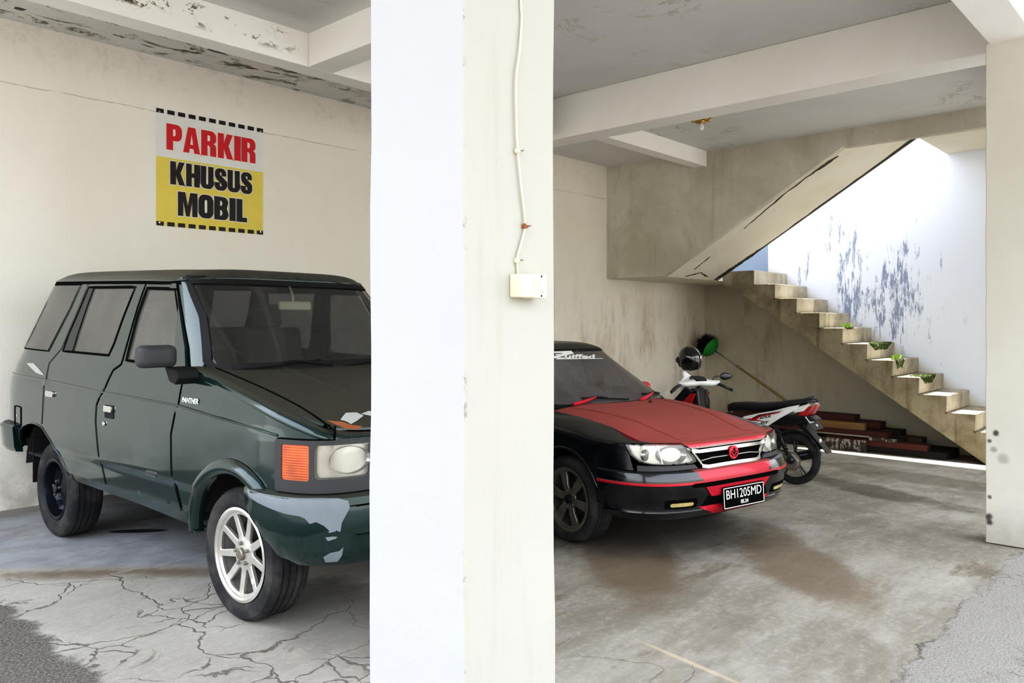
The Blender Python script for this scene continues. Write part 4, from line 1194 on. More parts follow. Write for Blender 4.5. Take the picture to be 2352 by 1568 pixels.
# wheels
W_ = .225
wheel(van, (0, -.80+W_/2, .35), .35, W_, .246, -1, 'nine', 'rim_silver', rot=.15)
wheel(van, (0, .80-W_/2, .35), .35, W_, .246, 1, 'nine', 'rim_silver')
wheel(van, (-2.538, -.80+W_/2, .35), .35, W_, .222, -1, 'steel', 'rim_black')
wheel(van, (-2.538, .80-W_/2, .35), .35, W_, .222, 1, 'steel', 'rim_black')
# chassis, liners, floor
for y0, y1 in ((-.77, -.50), (.77, .50)):
    for c_, r_ in (((0, .38), .47), ((-2.72, .40), .47)):
        bm = bmesh.new(); arch_liner(bm, c_, r_, y0, y1); new_obj('wheel_housing', bm, 'under_dark', van, recalc=False)
bm = bmesh.new()
box(bm, -3.5, .60, -.50, .50, .46, .54); box(bm, -2.28, -.50, -.76, .76, .46, .54); box(bm, -3.6, -3.2, -.76, .76, .60, .66)
box(bm, .10, .62, -.55, .55, .54, .95); box(bm, -.48, -.42, -.77, .77, .5, 1.28)
box(bm, -3.3, .5, -.42, -.34, .34, .46); box(bm, -3.3, .5, .34, .42, .34, .46)
new_obj('chassis', bm, 'under_dark', van)
bm = bmesh.new()
tube(bm, [(-2.538, -.68, .35), (-2.538, .68, .35)], .04, 12); lathe(bm, [(.0001, -.12), (.09, -.10), (.12, 0), (.09, .10), (.0001, .12)], 16, 'Y', (-2.538, 0, .35))
tube(bm, [(0, -.68, .35), (0, .68, .35)], .035, 12)
for s_ in (-1, 1):
    tube(bm, bez([(-3.2, s_*.5, .44), (-2.8, s_*.5, .36), (-2.5, s_*.5, .33), (-2.2, s_*.5, .36), (-1.7, s_*.5, .42)], 5), .022, 8, ry=.012)
    tube(bm, [(-2.1, s_*.5, .40), (-1.95, s_*.5, .44)], .03, 8)
new_obj('axle', bm, 'dull_metal', van, smooth=True)
bm = bmesh.new(); obox(bm, (-3.05, -.665, .50), (.012, .20, .34)); new_obj('mud_flap', bm, 'black_plastic', van)
bm = bmesh.new(); obox(bm, (-3.05, .665, .50), (.012, .20, .34)); new_obj('mud_flap', bm, 'black_plastic', van)
# interior
bm = bmesh.new(); box(bm, -.66, -.44, -.74, .74, .95, 1.24); box(bm, -.78, -.60, -.72, -.16, 1.10, 1.275); new_obj('dashboard', bm, 'interior_grey', van, bevel=.03)
for y in (-.38, .38):
    bm = bmesh.new(); seat(bm, -1.25, y, .92); new_obj('seat', bm, 'seat_cloth', van, bevel=.03)
bm = bmesh.new(); seat(bm, -2.05, 0, .92, 1.3); new_obj('seat', bm, 'seat_cloth', van, bevel=.03)
bm = bmesh.new()
RM = Matrix.Translation((-.86, -.36, 1.25)) @ Matrix.Rotation(radians(62), 4, 'Y')
tube(bm, [RM @ Vector((.19*cos(2*pi*k/32), .19*sin(2*pi*k/32), 0)) for k in range(33)], .014, 8)
tube(bm, [RM @ Vector((0, -.18, 0)), RM @ Vector((0, .18, 0))], .012, 6); tube(bm, [RM @ Vector((0, 0, 0)), (-.6, -.36, 1.05)], .025, 8)
new_obj('steering_wheel', bm, 'grey_plastic', van, smooth=True)
bm = bmesh.new(); obox(bm, (-.70, 0.03, 1.69), (.03, .23, .062), (0, 0, radians(-8))); mr = new_obj('rear_view_mirror', bm, 'mirror_cream', van, bevel=.014)
bm = bmesh.new(); tube(bm, [(-.70, .02, 1.70), (-.70, .01, 1.76), (-.74, 0, 1.86)], .008, 8); new_obj('mirror_stem', bm, 'mirror_cream', mr)
bm = bmesh.new(); lathe(bm, [(.004, -.07), (.012, -.03), (.03, .03), (.022, .045), (.0001, .05)], 12, 'Y', (-.80, -.58, 1.385)); new_obj('yellow_tassel', bm, 'yellow_cloth', van)
# inner liner so the cabin reads dark
bm = bmesh.new(); box(bm, -3.2, -.46, -.76, .76, .54, .56); new_obj('cabin_floor', bm, 'interior_dark', van)
# door mirror
for sd in (-1, 1):
    bm = bmesh.new()
    prof = rrect(-.105, .105, -.062, .062, .035, 5)
    rings = []
    for x_, s_ in ((-.045, .96), (-.03, 1.0), (.0, 1.0), (.025, .95), (.04, .80), (.046, .45)):
        rings.append([bm.verts.new((-.50+x_, sd*.992+p[0]*s_, 1.392+p[1]*s_)) for p in prof])
    for a, b in zip(rings, rings[1:]):
        for k in range(len(prof)): bm.faces.new((a[k], a[(k+1) % len(prof)], b[(k+1) % len(prof)], b[k]))
    bm.faces.new(rings[0]); bm.faces.new(rings[-1])
    dm = new_obj('door_mirror', bm, 'grey_plastic', van, smooth=True)
    bm = bmesh.new(); prism(bm, [(-.545, 1.33), (-.455, 1.33), (-.40, 1.315), (-.385, 1.27), (-.42, 1.235), (-.49, 1.25)], sd*.80, sd*.93, 'Y')
    new_obj('mirror_arm', bm, 'black_plastic', dm, bevel=.008)
    bm = bmesh.new(); box(bm, -.549, -.546, sd*.992-.09, sd*.992+.09, 1.345, 1.44); new_obj('mirror_glass', bm, 'chrome', dm)
# wipers
for (ya, yb) in ((-.05, -.66), (.62, .02)):
    bm = bmesh.new()
    def wp(y, z, o=.012): return VG.pt(VG.uy(y if y <= 0 else -y, z), z, -1 if y <= 0 else 1, o)
    a = wp(ya, 1.318); m = wp(lerp(ya, yb, .4), 1.352, .03); b = wp(lerp(ya, yb, .55), 1.348, .02)
    tube(bm, bez([a, m, b], 5), .007, 6)
    bl = [wp(lerp(ya-.08, yb, k/8), 1.356-.0055*k, .012) for k in range(9)]
    tube(bm, bl, .009, 6, ry=.005)
    lathe(bm, [(.014, -.01), (.014, .012), (.0001, .018)], 10, 'Z', a)
    new_obj('wiper', bm, 'black_plastic', van)
# ================================================================== red and black sedan
red = thing('sedan', 'black sedan with red hood and red striped bumper behind the centre column', 'car', (5.297, 3.402, 0), (0, 0, radians(-102)))
def topR(x): return sinterp(x, [(-3.3, .90), (-2.6, .93), (-1.5, .94), (-.5, .897), (-.2, .887), (0, .874), (.16, .856), (.30, .838), (.42, .815), (.52, .792), (.60, .780), (.70, .777), (.80, .774), (.84, .772)])
def RVf(x): return interp(x, [(-3.3, .05), (-2.2, .09), (.30, .10), (.54, .014), (.9, .01)])
def RLf(x): return interp(x, [(-3.6, .05), (-3.0, .12), (-2.4, .18), (.30, .19), (.56, .14), (.70, .05)])
HWR = [(.15, .76), (.3, .81), (.6, .835), (.8, .825), (.95, .80), (1.0, .79)]
LFR = [(.15, .72), (.3, .80), (.5, .84), (.62, .82), (.75, .80), (.9, .72)]
RB = Surf(HWR, 0.0, LFR, 3.8, -2.2, [(.2, 1.15), (.9, 1.2)], 4)
RG = Surf([(.93, .765), (1.36, .56), (1.5, .5)], -1.5, [(.90, 1.30), (1.34, .50), (1.40, .42)], 4, -1.9, [(.95, 1.0), (1.36, .42)], 4)
uE = RB.K*pi/2; uR = -2.2-RB.K*pi/2
RR = .055
def topu(S, u, top, z=.9):
    for _ in range(8): z = top(S.pt(u, z)[0])
    return z
def RX(pts): return PX(RB, pts)
for sd in (-1, 1):
    arch = [(x, z) for x, z in arc(0, .305, .375, 172, 6, 18)]
    ul = RB.ux(.568, .75)
    poly = RX([(-.50, .22), (-.38, .22)]+arch+[(.40, .35)])+[(RB.ux(.40, .60), .60), (RB.ux(.62, .60), .60), (ul, .768)]
    us = [lerp(ul, -.50, k/24) for k in range(25)]
    poly += [(u, topu(RB, u, topR)-RVf(RB.pt(u, .8)[0])-.002) for u in us]
    fen = patch('front_fender', RB, poly, 'navy_paint', red, side=sd, th=.015, step=.035)
    bm = bmesh.new(); bm.from_mesh(fen.data); prev = None
    for k in range(90):
        u = lerp(uR+.02, RB.uy(-.655, .77), k/89); z = topu(RB, u, topR); row = []; xq = RB.pt(u, z)[0]; rv, rl = RVf(xq), RLf(xq)
        for j in range(8):
            a = radians(90*j/7); row.append(bm.verts.new(RB.pt(u, z-rv+rv*sin(a), sd, -rl*(1-cos(a)))))
        if prev:
            for j in range(7): bm.faces.new((prev[j], row[j], row[j+1], prev[j+1]))
        prev = row
    bmesh.ops.recalc_face_normals(bm, faces=bm.faces); bm.to_mesh(fen.data); bm.free(); autosmooth(fen, 50)
    # arch lip
    rail('wheel_arch_lip', RB, RX([(-.38, .22)]+arch), .012, 'navy_paint', red, off=.002, side=sd)
    # doors, rear quarter
    D1 = [(-.50, .24), (-1.50, .24), (-1.50, .848), (-.50, .802)]
    patch('front_door', RB, RX(D1), 'navy_paint', red, side=sd, th=.015, step=.08)
    D2 = [(-1.50, .24), (-2.10, .24), (-2.16, .42), (-2.30, .60), (-2.36, .84), (-1.50, .848)]
    patch('rear_door', RB, RX(D2), 'navy_paint', red, side=sd, th=.015, step=.08)
    ra = [(x, z) for x, z in arc(-2.46, .305, .375, 12, 176, 14)]
    D3 = RX([(-2.36, .84), (-2.30, .60), (-2.16, .42)]+ra[1:]+[(-2.84, .30)])+[(uR, .30), (uR, topu(RB, uR, topR)-.055)]
    us = [lerp(uR, -2.36, k/12) for k in range(1, 13)]
    D3 += [(u, topu(RB, u, topR)-RVf(RB.pt(u, .8)[0])-.002) for u in us]
    patch('rear_quarter_panel', RB, D3, 'navy_paint', red, side=sd, th=.015, step=.06)
    for x in (-.50, -1.50): seam('panel_gap', RB, [RX([(x, .24), (x, .84)])], red, .008, off=.002, side=sd)
    seam('panel_gap', RB, [RX([(-2.16, .42), (-2.30, .60), (-2.36, .84)])], red, .008, off=.002, side=sd)
    for x in (-1.40, -2.15):
        patch('door_handle', RB, rrect(x-.08, x+.08, .80, .83, .01), 'navy_paint', red, side=sd, off=.025, th=.02)
    # greenhouse side: frame with two windows
    def GX(pts): return PX(RG, pts)
    W1 = [(-.62, .975), (-1.47, .985), (-1.47, 1.325), (-1.22, 1.325), (-.80, 1.10)]
    W2 = [(-1.53, .985), (-2.35, .985), (-2.10, 1.30), (-1.53, 1.325)]
    fr = GX([(-.42, .90), (-2.75, .92)])+GX([(-2.72, .96), (-2.22, 1.345), (-1.12, 1.352), (-.78, 1.165)])
    gf = patch('side_window_frame', RG, fr, 'navy_paint', red, holes=[GX(W1), GX(W2)], side=sd, th=.015, step=.06)
    patch('side_window', RG, GX(W1), 'glass_tint', gf, side=sd, off=-.006, th=.004, step=.12)
    patch('side_window', RG, GX(W2), 'glass_tint', gf, side=sd, off=-.006, th=.004, step=.12)
    # side mirror
    bm = bmesh.new()
    prof = rrect(-.09, .09, -.055, .055, .03, 4); rings = []
    for x_, s_ in ((-.05, .92), (-.03, 1.0), (.01, .96), (.05, .7), (.07, .35)):
        rings.append([bm.verts.new((-.86+x_, sd*.82+p[0]*s_*.7, .985+p[1]*s_*.8)) for p in prof])
    for a, b in zip(rings, rings[1:]):
        for k in range(len(prof)): bm.faces.new((a[k], a[(k+1) % len(prof)], b[(k+1) % len(prof)], b[k]))
    bm.faces.new(rings[0]); bm.faces.new(rings[-1]); obox(bm, (-.84, sd*.75, .955), (.06, .10, .04))
    new_obj('side_mirror', bm, 'red_plastic', red, smooth=True)
    # headlamp
    uo = RB.ux(.566, .7)
    lamp = [(uo, .768), (RB.ux(.595, .7), .70), (RB.ux(.65, .66), .656), (RB.uy(-.665, .65), .642), (RB.uy(-.59, .65), .637), (RB.uy(-.385, .65), .637), (RB.uy(-.348, .65), .650), (RB.uy(-.353, .65), .665), (RB.uy(-.43, .65), .750), (RB.uy(-.458, .65), .768), (RB.uy(-.56, .65), .772), (RB.uy(-.66, .65), .774)]
    hl = patch('headlamp', RB, lamp, 'lens_clear', red, side=sd, off=.004, th=.004, step=.04)
    patch('reflector', RB, lamp, 'lamp_reflector', hl, side=sd, off=-.035, th=.004, step=.04)
    seam('lamp_seal', RB, [lamp], hl, .012, off=.004, side=sd, close=True)
    seam('lamp_divider', RB, [[(RB.uy(-.625, .7), .770), (RB.uy(-.60, .7), .637)]], hl, .006, 'chrome', off=-.01, side=sd)
    bm = bmesh.new(); cu = RB.uy(-.53, .7); N1 = 24; rings = []
    for i in range(6):
        rr = .07*(i/5)**.7+.003; dep = -.055*(1-(i/5)**1.3)-.002
        rings.append([bm.verts.new(RB.pt(cu+rr*1.35*cos(2*pi*k/N1), .697+rr*.85*sin(2*pi*k/N1), sd, dep-.008)) for k in range(N1)])
    for a, b in zip(rings, rings[1:]):
        for k in range(N1): bm.faces.new((a[k], a[(k+1) % N1], b[(k+1) % N1], b[k]))
    new_obj('lamp_bowl', bm, 'lamp_chrome', hl, smooth=True)
    ci = RB.uy(-.695, .7); bm = bmesh.new()
    lathe(bm, [(.04, 0), (.034, -.01), (.0001, -.02)], 18, 'X', RB.pt(ci, .70, sd, -.012)); new_obj('indicator_bowl', bm, 'lamp_chrome', hl, smooth=True)
    patch('indicator', RB, [(RB.ux(.64, .6), .596), (RB.ux(.64, .6), .632), (RB.uy(-.37, .6), .628), (RB.uy(-.34, .6), .600)], 'grey_plastic', red, side=sd, off=.002, th=.02, step=.05)
    # tail lamp
    patch('tail_lamp', RB, [(uR+.15, .62), (uR+.15, .80), (-2.95, .80), (-2.95, .62)], 'red_lens', red, side=sd, off=.006, th=.01)
# hood
capR = Cap(RB, topR, .055, 6, r=RR, rl=RLf)
ed = []
for k in range(81):
    u = lerp(-.42, uE, k/80); z = topu(RB, u, topR); q = RB.pt(u, z, -1, -RLf(RB.pt(u, z)[0])+.002); ed.append((q[0], q[1]))
cowl_ = [(-.38, .62), (-.30, .45), (-.245, .22), (-.225, 0)]
hp = ed+[(x, -y) for x, y in ed[::-1]]+cowl_+[(x, -y) for x, y in cowl_[::-1][1:]]
hood = capR.patch('hood', hp, 'red_paint', red, off=-.0015, step=.05, th=.02)
bm = bmesh.new(); prev = None
for k in range(61):
    u = lerp(RB.uy(-.665, .76), 2*uE-RB.uy(-.665, .76), k/60); y = RB.pt(u, .74)[1]; zb = .770-.030*sst((.455-abs(y))/.07)
    z = topu(RB, u, topR); row = [bm.verts.new(RB.pt(u, zb-.004, -1, -.03)), bm.verts.new(RB.pt(u, zb-.002, -1, .004))]
    for j in range(7):
        a = radians(90*j/6); row.append(bm.verts.new(RB.pt(u, max(zb, z-.02+.02*sin(a)+.001), -1, -RLf(RB.pt(u, z)[0])*(1-cos(a))+.004)))
    if prev:
        for j in range(len(row)-1): bm.faces.new((prev[j], row[j], row[j+1], prev[j+1]))
    prev = row
autosmooth(new_obj('hood_lip', bm, 'red_paint', red), 60)
# hood ridges either side
for s_ in (-1, 1):
    prev = None; bm = bmesh.new()
    for k in range(25):
        x = lerp(-.25, .70, k/24); y = s_*lerp(.50, .38, k/24)
        q = [bm.verts.new((x, y+s_*d, capR.z(x, y+s_*d)+e)) for d, e in ((-.10, .0005), (-.02, .006*min(1, (24-k)/10)+.001), (.0, .006*min(1, (24-k)/10)+.001), (.03, .0005))]
        if prev:
            for i in range(3): bm.faces.new((prev[i], q[i], q[i+1], prev[i+1]))
        prev = q
    new_obj('hood_ridge', bm, 'red_paint', red, smooth=True)
# roof, windshield, rear window, boot lid
capT = Cap(RG, lambda x: 1.352, .055, 5)
e0 = []
for k in range(61):
    u = lerp(RG.xf(1.35)+RG.K*pi/2, RG.xr(1.35)-RG.K*pi/2, k/60); q = RG.pt(u, 1.352); e0.append((q[0], q[1]))
capT.patch('roof', e0+[(x, -y) for x, y in e0[::-1]], 'navy_paint', red, step=.06, th=.02)
um = RG.xf(1)+RG.K*pi/2
ws = [(RG.uy(-.70, .93), .93)]+PY(RG, [(-.70, .94), (-.64, 1.08), (-.55, 1.28), (-.50, 1.335)])
ws += [(2*um-u, z) for u, z in ws[::-1]]
wsr = patch('windshield', RG, ws, 'glass_red_car', red, off=.002, th=.004, step=.08)
seam('windshield_rubber', RG, [ws], wsr, .022, 'black_plastic', off=.006, close=True)
for sd in (-1, 1):
    pp = PX(RG, [(-.42, .935), (-.78, 1.165), (-1.12, 1.352)])+[(RG.uy(-.49, 1.352), 1.352)]+PY(RG, [(-.50, 1.335), (-.55, 1.28), (-.64, 1.08), (-.70, .94), (-.70, .92)])
    patch('windshield_pillar', RG, pp, 'navy_paint', red, side=sd, th=.012)
hd_ = [(RG.uy(-.50, 1.33), 1.333), (RG.uy(-.49, 1.352), 1.354)]
patch('windshield_header', RG, hd_+[(2*um-u, z) for u, z in hd_[::-1]], 'navy_paint', red, th=.012)
umr = RG.xr(1)-RG.K*pi/2
rw = [(umr-.62, .96), (umr-.55, 1.34), (umr+.55, 1.34), (umr+.62, .96)]
patch('rear_window', RG, rw, 'glass_tint', red, off=.002, th=.004, step=.1)
ed = []
for k in range(41):
    u = lerp(-2.60, uR, k/40); z = topu(RB, u, topR); q = RB.pt(u, z, -1, -RLf(RB.pt(u, z)[0])+.002); ed.append((q[0], q[1]))
capR.patch('boot_lid', ed+[(x, -y) for x, y in ed[::-1]], 'navy_paint', red, step=.08, th=.02)
# side cowl under windows
capR.patch('belt_strip', [(-.36, -.735), (-.50, -.745), (-2.62, -.74), (-2.62, .74), (-.50, .745), (-.36, .735), (-.225, .2), (-.225, -.2)], 'interior_dark', red, off=-.06, step=.15, th=.01)
# sticker lettering at the top of the windshield
def on_ws(y, z, o=.008):
    b = RG.uy(-abs(y), z); return Vector(RG.pt(b, z, -1 if y <= 0 else 1, o))
bm = text_bm('Zuiffed', .075, .0025, .45, .0, width=.50)
x0 = min(v.co.x for v in bm.verts)
for v in bm.verts: v.co = on_ws(-.22+(v.co.x-x0), 1.275+v.co.y*.62-(v.co.x-x0)*.03)
for (a, b, w0, w1) in (((-.27, 1.322), (.05, 1.318), .004, .011), ((.05, 1.318), (-.27, 1.272), .012, .005), ((-.20, 1.268), (.33, 1.257), .004, .002), ((.1, 1.262), (.12, 1.34), .004, .003)):
    pr = None
    for k in range(9):
        t_ = k/8; y = lerp(a[0], b[0], t_); z = lerp(a[1], b[1], t_); w = lerp(w0, w1, t_)
        q = (bm.verts.new(on_ws(y, z+w)), bm.verts.new(on_ws(y, z-w)))
        if pr: bm.faces.new((pr[0], q[0], q[1], pr[1]))
        pr = q
new_obj('windshield_sticker', bm, 'white_badge', wsr, recalc=False)
# cowl grille
bm = bmesh.new(); prev = None
for k in range(31):
    y = lerp(-.70, .70, k/30); xw = RG.pt(RG.uy(-abs(y), .93), .93)[0]; xh = interp(abs(y), [(0, -.225), (.22, -.245), (.45, -.30), (.70, -.42)])
    q = (bm.verts.new((xw-.01, y, .935)), bm.verts.new((xh+.02, y, capR.z(xh, y)-.025)))
    if prev: bm.faces.new((prev[0], q[0], q[1], prev[1]))
    prev = q
new_obj('cowl', bm, 'black_plastic', red)
# wipers with red covers
for (y0, y1) in ((-.48, -.02), (.17, .62)):
    bm = bmesh.new()
    def wp(y, z, o): return on_ws(y, z, o)
    tube(bm, bez([wp(y0-.03, .935, .03), wp(lerp(y0, y1, .45), .985, .045), wp(lerp(y0, y1, .75), .975, .03)], 5), .009, 6)
    tube(bm, [wp(lerp(y0+.12, y1+.10, k/8), lerp(.985, .955, k/8), .018) for k in range(9)], .008, 6, ry=.005)
    wi = new_obj('wiper', bm, 'black_plastic', red)
    bm = bmesh.new()
    tube(bm, [wp(lerp(y0, lerp(y0, y1, .55), k/5), .945+.045*(k/5), .045) for k in range(6)], [.02, .028, .026, .022, .018, .012], 6, ry=[.012, .014, .012, .010, .008, .004])
    new_obj('wiper_cover', bm, 'red_plastic', wi)
bm = bmesh.new(); lathe(bm, [(.012, 0), (.010, .012), (.0001, .016)], 10, 'Z', (-.12, .16, capR.z(-.12, .16))); new_obj('washer_nozzle', bm, 'black_plastic', red)
# grille
def GY(pts): return PY(RB, pts, .04)
tr = [(-.42, .738), (-.365, .700), (-.295, .612), (-.245, .590)]
gp = [(RB.uy(y, z), z) for y, z in tr]; gp = gp+[(2*uE-u, z) for u, z in gp[::-1]]
gr = patch('grille', RB, gp, 'gap_black', red, off=-.012, th=.015, step=.05)
seam('grille_surround', RB, [gp], gr, .014, 'dull_metal', off=.004, close=True)
def band(name, zs, mat, off, th, parent):
    """zs: list of (y_left, z_top, z_bottom) symmetric"""
    a = [(RB.uy(-abs(y), zt), zt) for y, zt, zb in zs]; b = [(RB.uy(-abs(y), zb), zb) for y, zt, zb in zs]
    L = [(u, z) for u, z in a]+[(2*uE-u, z) for u, z in a[::-1]]+[(2*uE-u, z) for u, z in b]+[(u, z) for u, z in b[::-1]]
    return patch(name, RB, L, mat, parent, off=off, th=th, step=.03)
band('grille_bar', [(.385, .732, .705), (.32, .722, .700), (.2, .724, .700)], 'chrome', .010, .02, gr)
band('grille_bar', [(.31, .650, .644), (.2, .662, .655)], 'dull_metal', .004, .012, gr)
band('grille_bar', [(.31, .626, .602), (.25, .616, .594), (.1, .618, .596)], 'chrome', .010, .02, gr)
# round red emblem: ring with a pictogram-like split
bm = bmesh.new(); ec = RB.pt(RB.uy(-.0, .675)+.010, .677, -1, .016)
def em(pts, h0, h1):
    A = [bm.verts.new((ec[0]+h0, ec[1]+y, ec[2]+z)) for y, z in pts]; B = [bm.verts.new((ec[0]+h1, ec[1]+y, ec[2]+z)) for y, z in pts]
    n = len(pts); bm.faces.new(B); bm.faces.new(A[::-1])
    for i in range(n): bm.faces.new((A[i], A[(i+1) % n], B[(i+1) % n], B[i]))
em(arc(0, 0, .046, 0, 360, 32)[:-1], -.006, .006)
emb = new_obj('emblem', bm, 'red_plastic', gr, bevel=.002)
bm = bmesh.new()
for pts in ([(0, -.03), (-.004, -.012), (-.026, .008), (-.020, .012), (0, -.004), (.020, .012), (.026, .008), (.004, -.012)], [(-.004, .034), (-.012, .016), (0, .003), (.012, .016), (.004, .034), (0, .014)], [(-.036, .010), (-.034, -.010), (-.010, -.034), (-.012, -.022), (-.026, -.006)], [(.036, .010), (.034, -.010), (.010, -.034), (.012, -.022), (.026, -.006)]):
    em(pts, .006, .008)
new_obj('emblem_relief', bm, 'gap_black', emb)
# bumper
BS = [(.592, -.03), (.594, .012), (.586, .034), (.545, .046), (.528, .046), (.524, .052), (.510, .052), (.506, .046), (.40, .044), (.345, .038), (.325, .048), (.290, .042), (.272, .018), (.27, -.03)]
u0 = RB.ux(.36, .5)
bm = bmesh.new(); prev = None; n = 320
fcs = []
for k in range(n+1):
    u = lerp(u0, 2*uE-u0, k/n); ks = min(1, min(k, n-k)/4)
    y = RB.pt(u, .5)[1]
    ring = []
    for z, o in BS:
        oo = o*(.4+.6*ks)
        if abs(y) < .435 and .40 < z < .53 and z in (.510, .506): pass
        # side rises towards the wheel arch
        x_ = RB.pt(u, z)[0]; zz_ = z if x_ > .5 else max(z, lerp(.27, .36, sst((.5-x_)/.14)))
        ring.append(bm.verts.new(RB.pt(u, zz_, -1, oo)))
    if prev:
        for i in range(len(BS)):
            j = (i+1) % len(BS)
            f = bm.faces.new((prev[i], ring[i], ring[j], prev[j]))
            zc = (BS[i][0]+BS[j][0])/2
            mi = 0
            if .508 < zc < .527 and BS[i][1] > .04: mi = 1
            wid = .36 if zc > .5 else (.30 if zc > .38 else 0)
            if zc > .53 and abs(y) < lerp(.40, .335, (.594-zc)/.07): mi = 1
            f.material_index = mi
    else: bm.faces.new(ring)
    prev = ring
bm.faces.new(prev[::-1])
rb = autosmooth(new_obj('front_bumper', bm, mats=['navy_paint', 'red_paint'], parent=red), 35)
def bo(z): return interp(z, sorted([(z_, o_) for z_, o_ in BS[1:-1]]))
class _R: pass
SR = _R(); SR.pt = lambda u, z, side=-1, off=0: RB.pt(u, z, side, bo(z)+off)
def sym(tr): 
    a = [(RB.uy(-y, z), z) for y, z in tr]; return a+[(2*uE-u, z) for u, z in a[::-1]]
patch('bumper_slot', SR, sym([(.43, .516), (.44, .490), (.42, .487), (.40, .472), (.385, .514)][:3]), 'gap_black', rb, off=.008, th=.004, step=.03)
patch('bumper_insert', SR, sym([(.335, .484), (.275, .415)]), 'red_paint', rb, off=.006, th=.004, step=.03)
patch('air_intake', SR, sym([(.30, .415), (.34, .352)]), 'gap_black', rb, off=.004, th=.004, step=.03)
patch('bumper_lip', SR, sym([(.37, .350), (.315, .325), (.24, .300), (.22, .274)]), 'red_paint', rb, off=.006, th=.02, step=.02)
for sd in (-1, 1):
    hs = RB.uy(-.575, .38); he = RB.uy(-.42, .38)
    fl = patch('fog_recess', SR, rrect(hs-.03, he+.03, .352, .412, .015), 'gap_black', rb, off=.003, th=.003, step=.04, side=sd)
    patch('fog_lamp', SR, rrect(hs, he, .366, .392, .012), 'fog_lens', rb, off=.008, th=.006, step=.03, side=sd)
# rear bumper
sec = [(.56, -.02), (.56, .04), (.30, .04), (.27, -.02)]
u1 = RB.ux(-2.86, .5)
bm = bmesh.new(); prev = None
for k in range(51):
    u = lerp(u1, 2*uR-u1, k/50); ring = [bm.verts.new(RB.pt(u, z, -1, o)) for z, o in sec]
    if prev:
        for i in range(4): bm.faces.new((prev[i], ring[i], ring[(i+1) % 4], prev[(i+1) % 4]))
    prev = ring
autosmooth(new_obj('rear_bumper', bm, 'navy_paint', red), 35)
# number plate
bm = bmesh.new(); obox(bm, (0, 0, 0), (.008, .44, .150))
pl = new_obj('number_plate', bm, 'gap_black', red, bevel=.002)
px_ = RB.pt(RB.uy(-.0, .39), .39, -1, .075)
pl.location = (px_[0]-.001, .03, .388); pl.rotation_euler = (0, radians(-4), 0)
bm = bmesh.new()
for a, b, c, d in ((-.214, -.209, -.069, .069), (.209, .214, -.069, .069), (-.214, .214, .064, .069), (-.214, .214, -.069, -.064)): box(bm, .004, .0062, a, b, c, d)
new_obj('plate_border', bm, 'white_badge', pl)
bm = text_bm('BH1205MD', .088, .0, 0, .0006, width=.375)
for v in bm.verts: x, y, z = v.co; v.co = (.0052+z, -.187+x, y*1.0-.008)
new_obj('plate_number', bm, 'white_badge', pl)
bm = text_bm('05.24', .035, .0008, 0, .0006, width=.08)
for v in bm.verts: x, y, z = v.co; v.co = (.0052+z, -.04+x, y-.05)
new_obj('plate_date', bm, 'white_badge', pl)
# wheels
W_ = .195
for x in (0, -2.46):
    wheel(red, (x, -.815+W_/2, .305), .31, W_, .228, -1, 'six', 'rim_grey', rot=.35)
    wheel(red, (x, .815-W_/2, .305), .31, W_, .228, 1, 'six', 'rim_grey')
for y0, y1 in ((-.79, -.52), (.79, .52)):
    for x_ in (0, -2.46):
        bm = bmesh.new(); arch_liner(bm, (x_, .32), .40, y0, y1); new_obj('wheel_housing', bm, 'under_dark', red, recalc=False)
bm = bmesh.new(); box(bm, -3.2, .60, -.52, .52, .26, .34); box(bm, -2.06, -.40, -.77, .77, .20, .30); box(bm, .35, .66, -.50, .50, .34, .70); box(bm, -.44, -.40, -.76, .76, .3, .88)
new_obj('chassis', bm, 'under_dark', red)
bm = bmesh.new(); box(bm, -.95, -.44, -.70, .70, .62, .925); new_obj('dashboard', bm, 'interior_grey', red, bevel=.04)
for y in (-.36, .36):
    bm = bmesh.new(); seat(bm, -1.45, y, .48, .48, .56); new_obj('seat', bm, 'seat_cloth', red, bevel=.03)
bm = bmesh.new(); seat(bm, -2.25, 0, .50, 1.25, .5); new_obj('seat', bm, 'seat_cloth', red, bevel=.03)
bm = bmesh.new(); RM = Matrix.Translation((-1.0, -.36, .92)) @ Matrix.Rotation(radians(62), 4, 'Y')
tube(bm, [RM @ Vector((.18*cos(2*pi*k/32), .18*sin(2*pi*k/32), 0)) for k in range(33)], .014, 8); tube(bm, [RM @ Vector((0, -.17, 0)), RM @ Vector((0, .17, 0))], .012, 6)
new_obj('steering_wheel', bm, 'black_plastic', red, smooth=True)
bm = bmesh.new(); bmesh.ops.create_icosphere(bm, subdivisions=3, radius=.075)
for v in bm.verts: v.co = Vector((v.co.x*.8-.62, v.co.y*1.0+.12, max(v.co.z, -.05)*1.0+.985))
new_obj('dashboard_ornament', bm, 'interior_grey', red, smooth=True)
